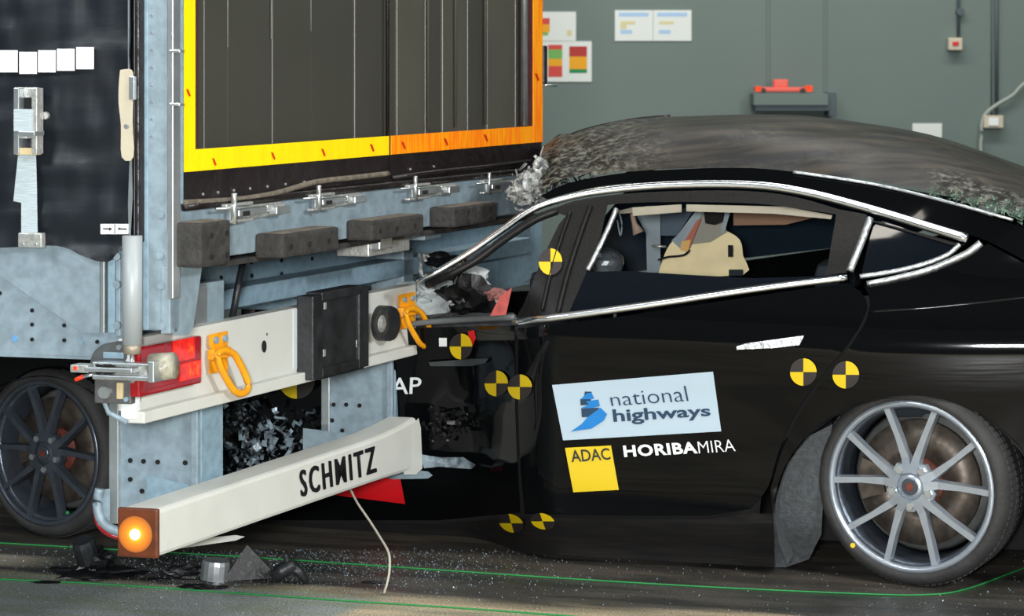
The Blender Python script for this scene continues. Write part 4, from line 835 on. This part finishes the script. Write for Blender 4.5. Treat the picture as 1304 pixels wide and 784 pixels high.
text('lettering', 'highways', [(782, 542), (906, 533.5), (903.5, 515.5), (779.5, 521)], car, 'navy', ns, weight=.024, off=.0065)
for poly, c in (([(376, 176), (402, 176), (404, 190), (374, 190)], 'navy'), ([(384, 182), (402, 180), (412, 204), (360, 206)], 'blue'), ([(358, 205), (400, 205), (396, 227), (360, 229)], 'navy'), ([(380, 214), (428, 206), (434, 232), (400, 240), (362, 238), (392, 226)], 'blue'), ([(362, 240), (432, 238), (420, 256), (396, 274), (364, 274)], 'navy'), ([(388, 273), (436, 238), (462, 262), (448, 288), (402, 318), (322, 329), (362, 302)], 'blue')):
    panel('emblem_shape', [(620+x/3.015, 440+y/3.015) for x, y in poly], car, c, ns, 14, .001, .0065+(.0015 if c == 'blue' else 0))
ya = panel('yellow_sticker', [(719.5, 570), (778, 567), (788, 623.5), (730, 626.5)], car, 'yel', rd_, 12, .001, .004)
text('lettering', 'ADAC', [(728, 588.5), (778, 585), (775.5, 570), (726, 573)], car, 'blk', ya, weight=.012, off=.0065)
text('maker_lettering', 'HORIBA', [(795, 582), (889, 577), (886, 562), (793, 567)], car, 'white', rd_, weight=.035, off=.004, sp=1.08)
text('maker_lettering', 'MIRA', [(890, 577), (937, 574), (934, 559), (888, 562)], car, 'white', rd_, weight=-.008, off=.004)
text('door_lettering', 'AP', [(497, 502), (536, 501), (537, 480), (498, 481)], car, 'white', fd_, weight=.01, off=.004)
panel('red_sticker', [(425, 630), (440, 600), (508, 600), (516, 641.5)], car, 'redst', fd_, 12, .001, .006)
# ================================================================== FLOOR DEBRIS
def gline(name, pts, r, m, label, cat): return tag(tube(name, [xyz(ground(x, y), r) for x, y in curve(pts, 5)], r, m, None, 6), label, cat)
gline('green_laser_line', [(-60, 689), (0, 692), (120, 699), (300, 709), (450, 719), (700, 736), (900, 748), (1100, 757), (1180, 758), (1230, 751), (1304, 724), (1400, 690)], .0027, 'green', 'green laser line on the floor, built as a thin cord, running past the wheels, farther from the camera', 'cord')  # laser light on the floor, stood in for by thin green tubes
gline('green_laser_line', [(-60, 734), (0, 738), (140, 745), (300, 756), (430, 765), (600, 776), (750, 787), (900, 798)], .0027, 'green', 'green laser line on the floor, built as a thin cord, nearest the camera, at the bottom left', 'cord')
q = lambda x, y, k: rear(x, y, -.0)
top = rear(446, 622, -.1); end = ground(489, 757); pts = [top]
for (x, y, f) in ((455, 640, .15), (470, 662, .35), (484, 684, .6), (495, 704, .85), (496, 725, .95), (493, 742, 1.0)):
    Y = top.y+(end.y-top.y)*f; pts.append(Vector(((x-CX)*Y/F, Y, max(.004, H-(y-HY)*Y/F))))
pts.append(xyz(end, .004)); tag(tube('hanging_cord', [Vector(p) for p in curve([tuple(p) for p in pts], 4)], .004, 'cord', None, 6), 'thin pale cord hanging from the lettered bar down to the floor', 'cord')
g = ground(120, 733); d1 = empty('broken_plastic_part', (g.x, g.y, 0), 'lump of broken black plastic on the floor below the lit lamp', 'debris')
lump('shell', g+Vector((0, 0, .045)), .055, .05, .045, 'blackshred', d1, 11, .7); disc('socket', g+Vector((-.012, -.02, .05)), (-.25, -.3, 1), .036, .075, 'black', d1, 12); lump('base', g+Vector((.02, -.01, .014)), .13, .07, .016, 'blackshred', d1, 12, .6)
disc('bright_clip', g+Vector((.02, -.045, .06)), (0, -1, .2), .007, .01, 'alu', d1, 8)
g = ground(273, 738); d2 = empty('metal_fragment', (g.x, g.y, 0), 'shiny crushed metal can with a bent dark plate on the floor below the bar', 'debris')
disc('can', g+Vector((0, 0, .002)), (.1, 0, 1), .045, .06, 'alu', d2, 16); fromlists('bent_plate', [g+Vector(v) for v in ((.03, -.03, .002), (.1, .02, .105), (.2, .02, .002), (.19, .03, .002), (.1, .03, .1), (.035, -.02, .002))], [(0, 1, 2), (3, 4, 5), (0, 1, 4, 5), (1, 2, 3, 4), (0, 2, 3, 5)], 'blackshred', d2); lump('flat_piece', g+Vector((-.09, .02, .02)), .07, .03, .02, 'blackshred', d2, 14, .4)
g = ground(368, 744); d3 = empty('black_pipe_elbow', (g.x, g.y, 0), 'black plastic elbow fragment lying on the floor left of the hanging cord', 'debris')
tube('pipe', [g+Vector(v) for v in ((-.05, 0, .022), (-.02, 0, .045), (.02, 0, .062))], [.022, .024, .02], 'black', d3, 12); tube('stub', [g+Vector(v) for v in ((.0, 0, .06), (.03, 0, .04), (.055, 0, .004))], [.018, .016, .008], 'black', d3, 8); disc('tip', g+Vector((-.005, 0, .06)), (-.2, 0, 1), .009, .035, 'black', d3, 8)
g = ground(235, 743+18); tag(lump('dark_flake', ground(262, 744)+Vector((0, -.05, .006)), .075, .03, .007, 'blackshred', None, 15, .3), 'flat dark flake on the floor in front of the metal can', 'debris')
rnd = random.Random(3); vs, fs = [], []
for i in range(3800):
    if i < 3000: x = rnd.gauss(360, 190); y = 700+abs(rnd.gauss(18, 22))
    else: x = rnd.uniform(-80, 1380); y = rnd.uniform(698, 800)
    if y > 830 or y < 694: continue
    p = ground(x, y); s = rnd.uniform(.0008, .0028)*(1.6 if rnd.random() < .04 else 1); k = len(vs); a = rnd.uniform(0, 6)
    vs += [p+Vector((s*math.cos(a), s*math.sin(a), .0005)), p+Vector((s*math.cos(a+2), s*math.sin(a+2), .0005)), p+Vector((s*math.cos(a+4.2), s*math.sin(a+4.2), .0005)), p+Vector((0, 0, s*1.3))]
    fs += [(k, k+1, k+3), (k+1, k+2, k+3), (k+2, k, k+3)]
tag(fromlists('glass_crumbs', vs, fs, mat('glass_crumb', lin(112, 128, 138), .3)), 'crumbs of broken glass strewn across the floor', 'broken glass', None, 'stuff')
for i, (x, y, s, lab) in enumerate(((60, 742, .05, 'small dark scrap on the floor at the far left'), (92, 697, .016, 'tiny black crumb on the floor left of the black plastic lump'), (200, 738, .05, 'dark splinter on the floor below the lit lamp'), (478, 742, .04, 'dark splinter on the floor beside the foot of the hanging cord'))):
    tag(lump('floor_scrap', ground(x, y)+Vector((0, 0, .003)), s, s*.3, .004 if i != 1 else .01, 'blackshred', None, 20+i, .4, 2), lab, 'debris')
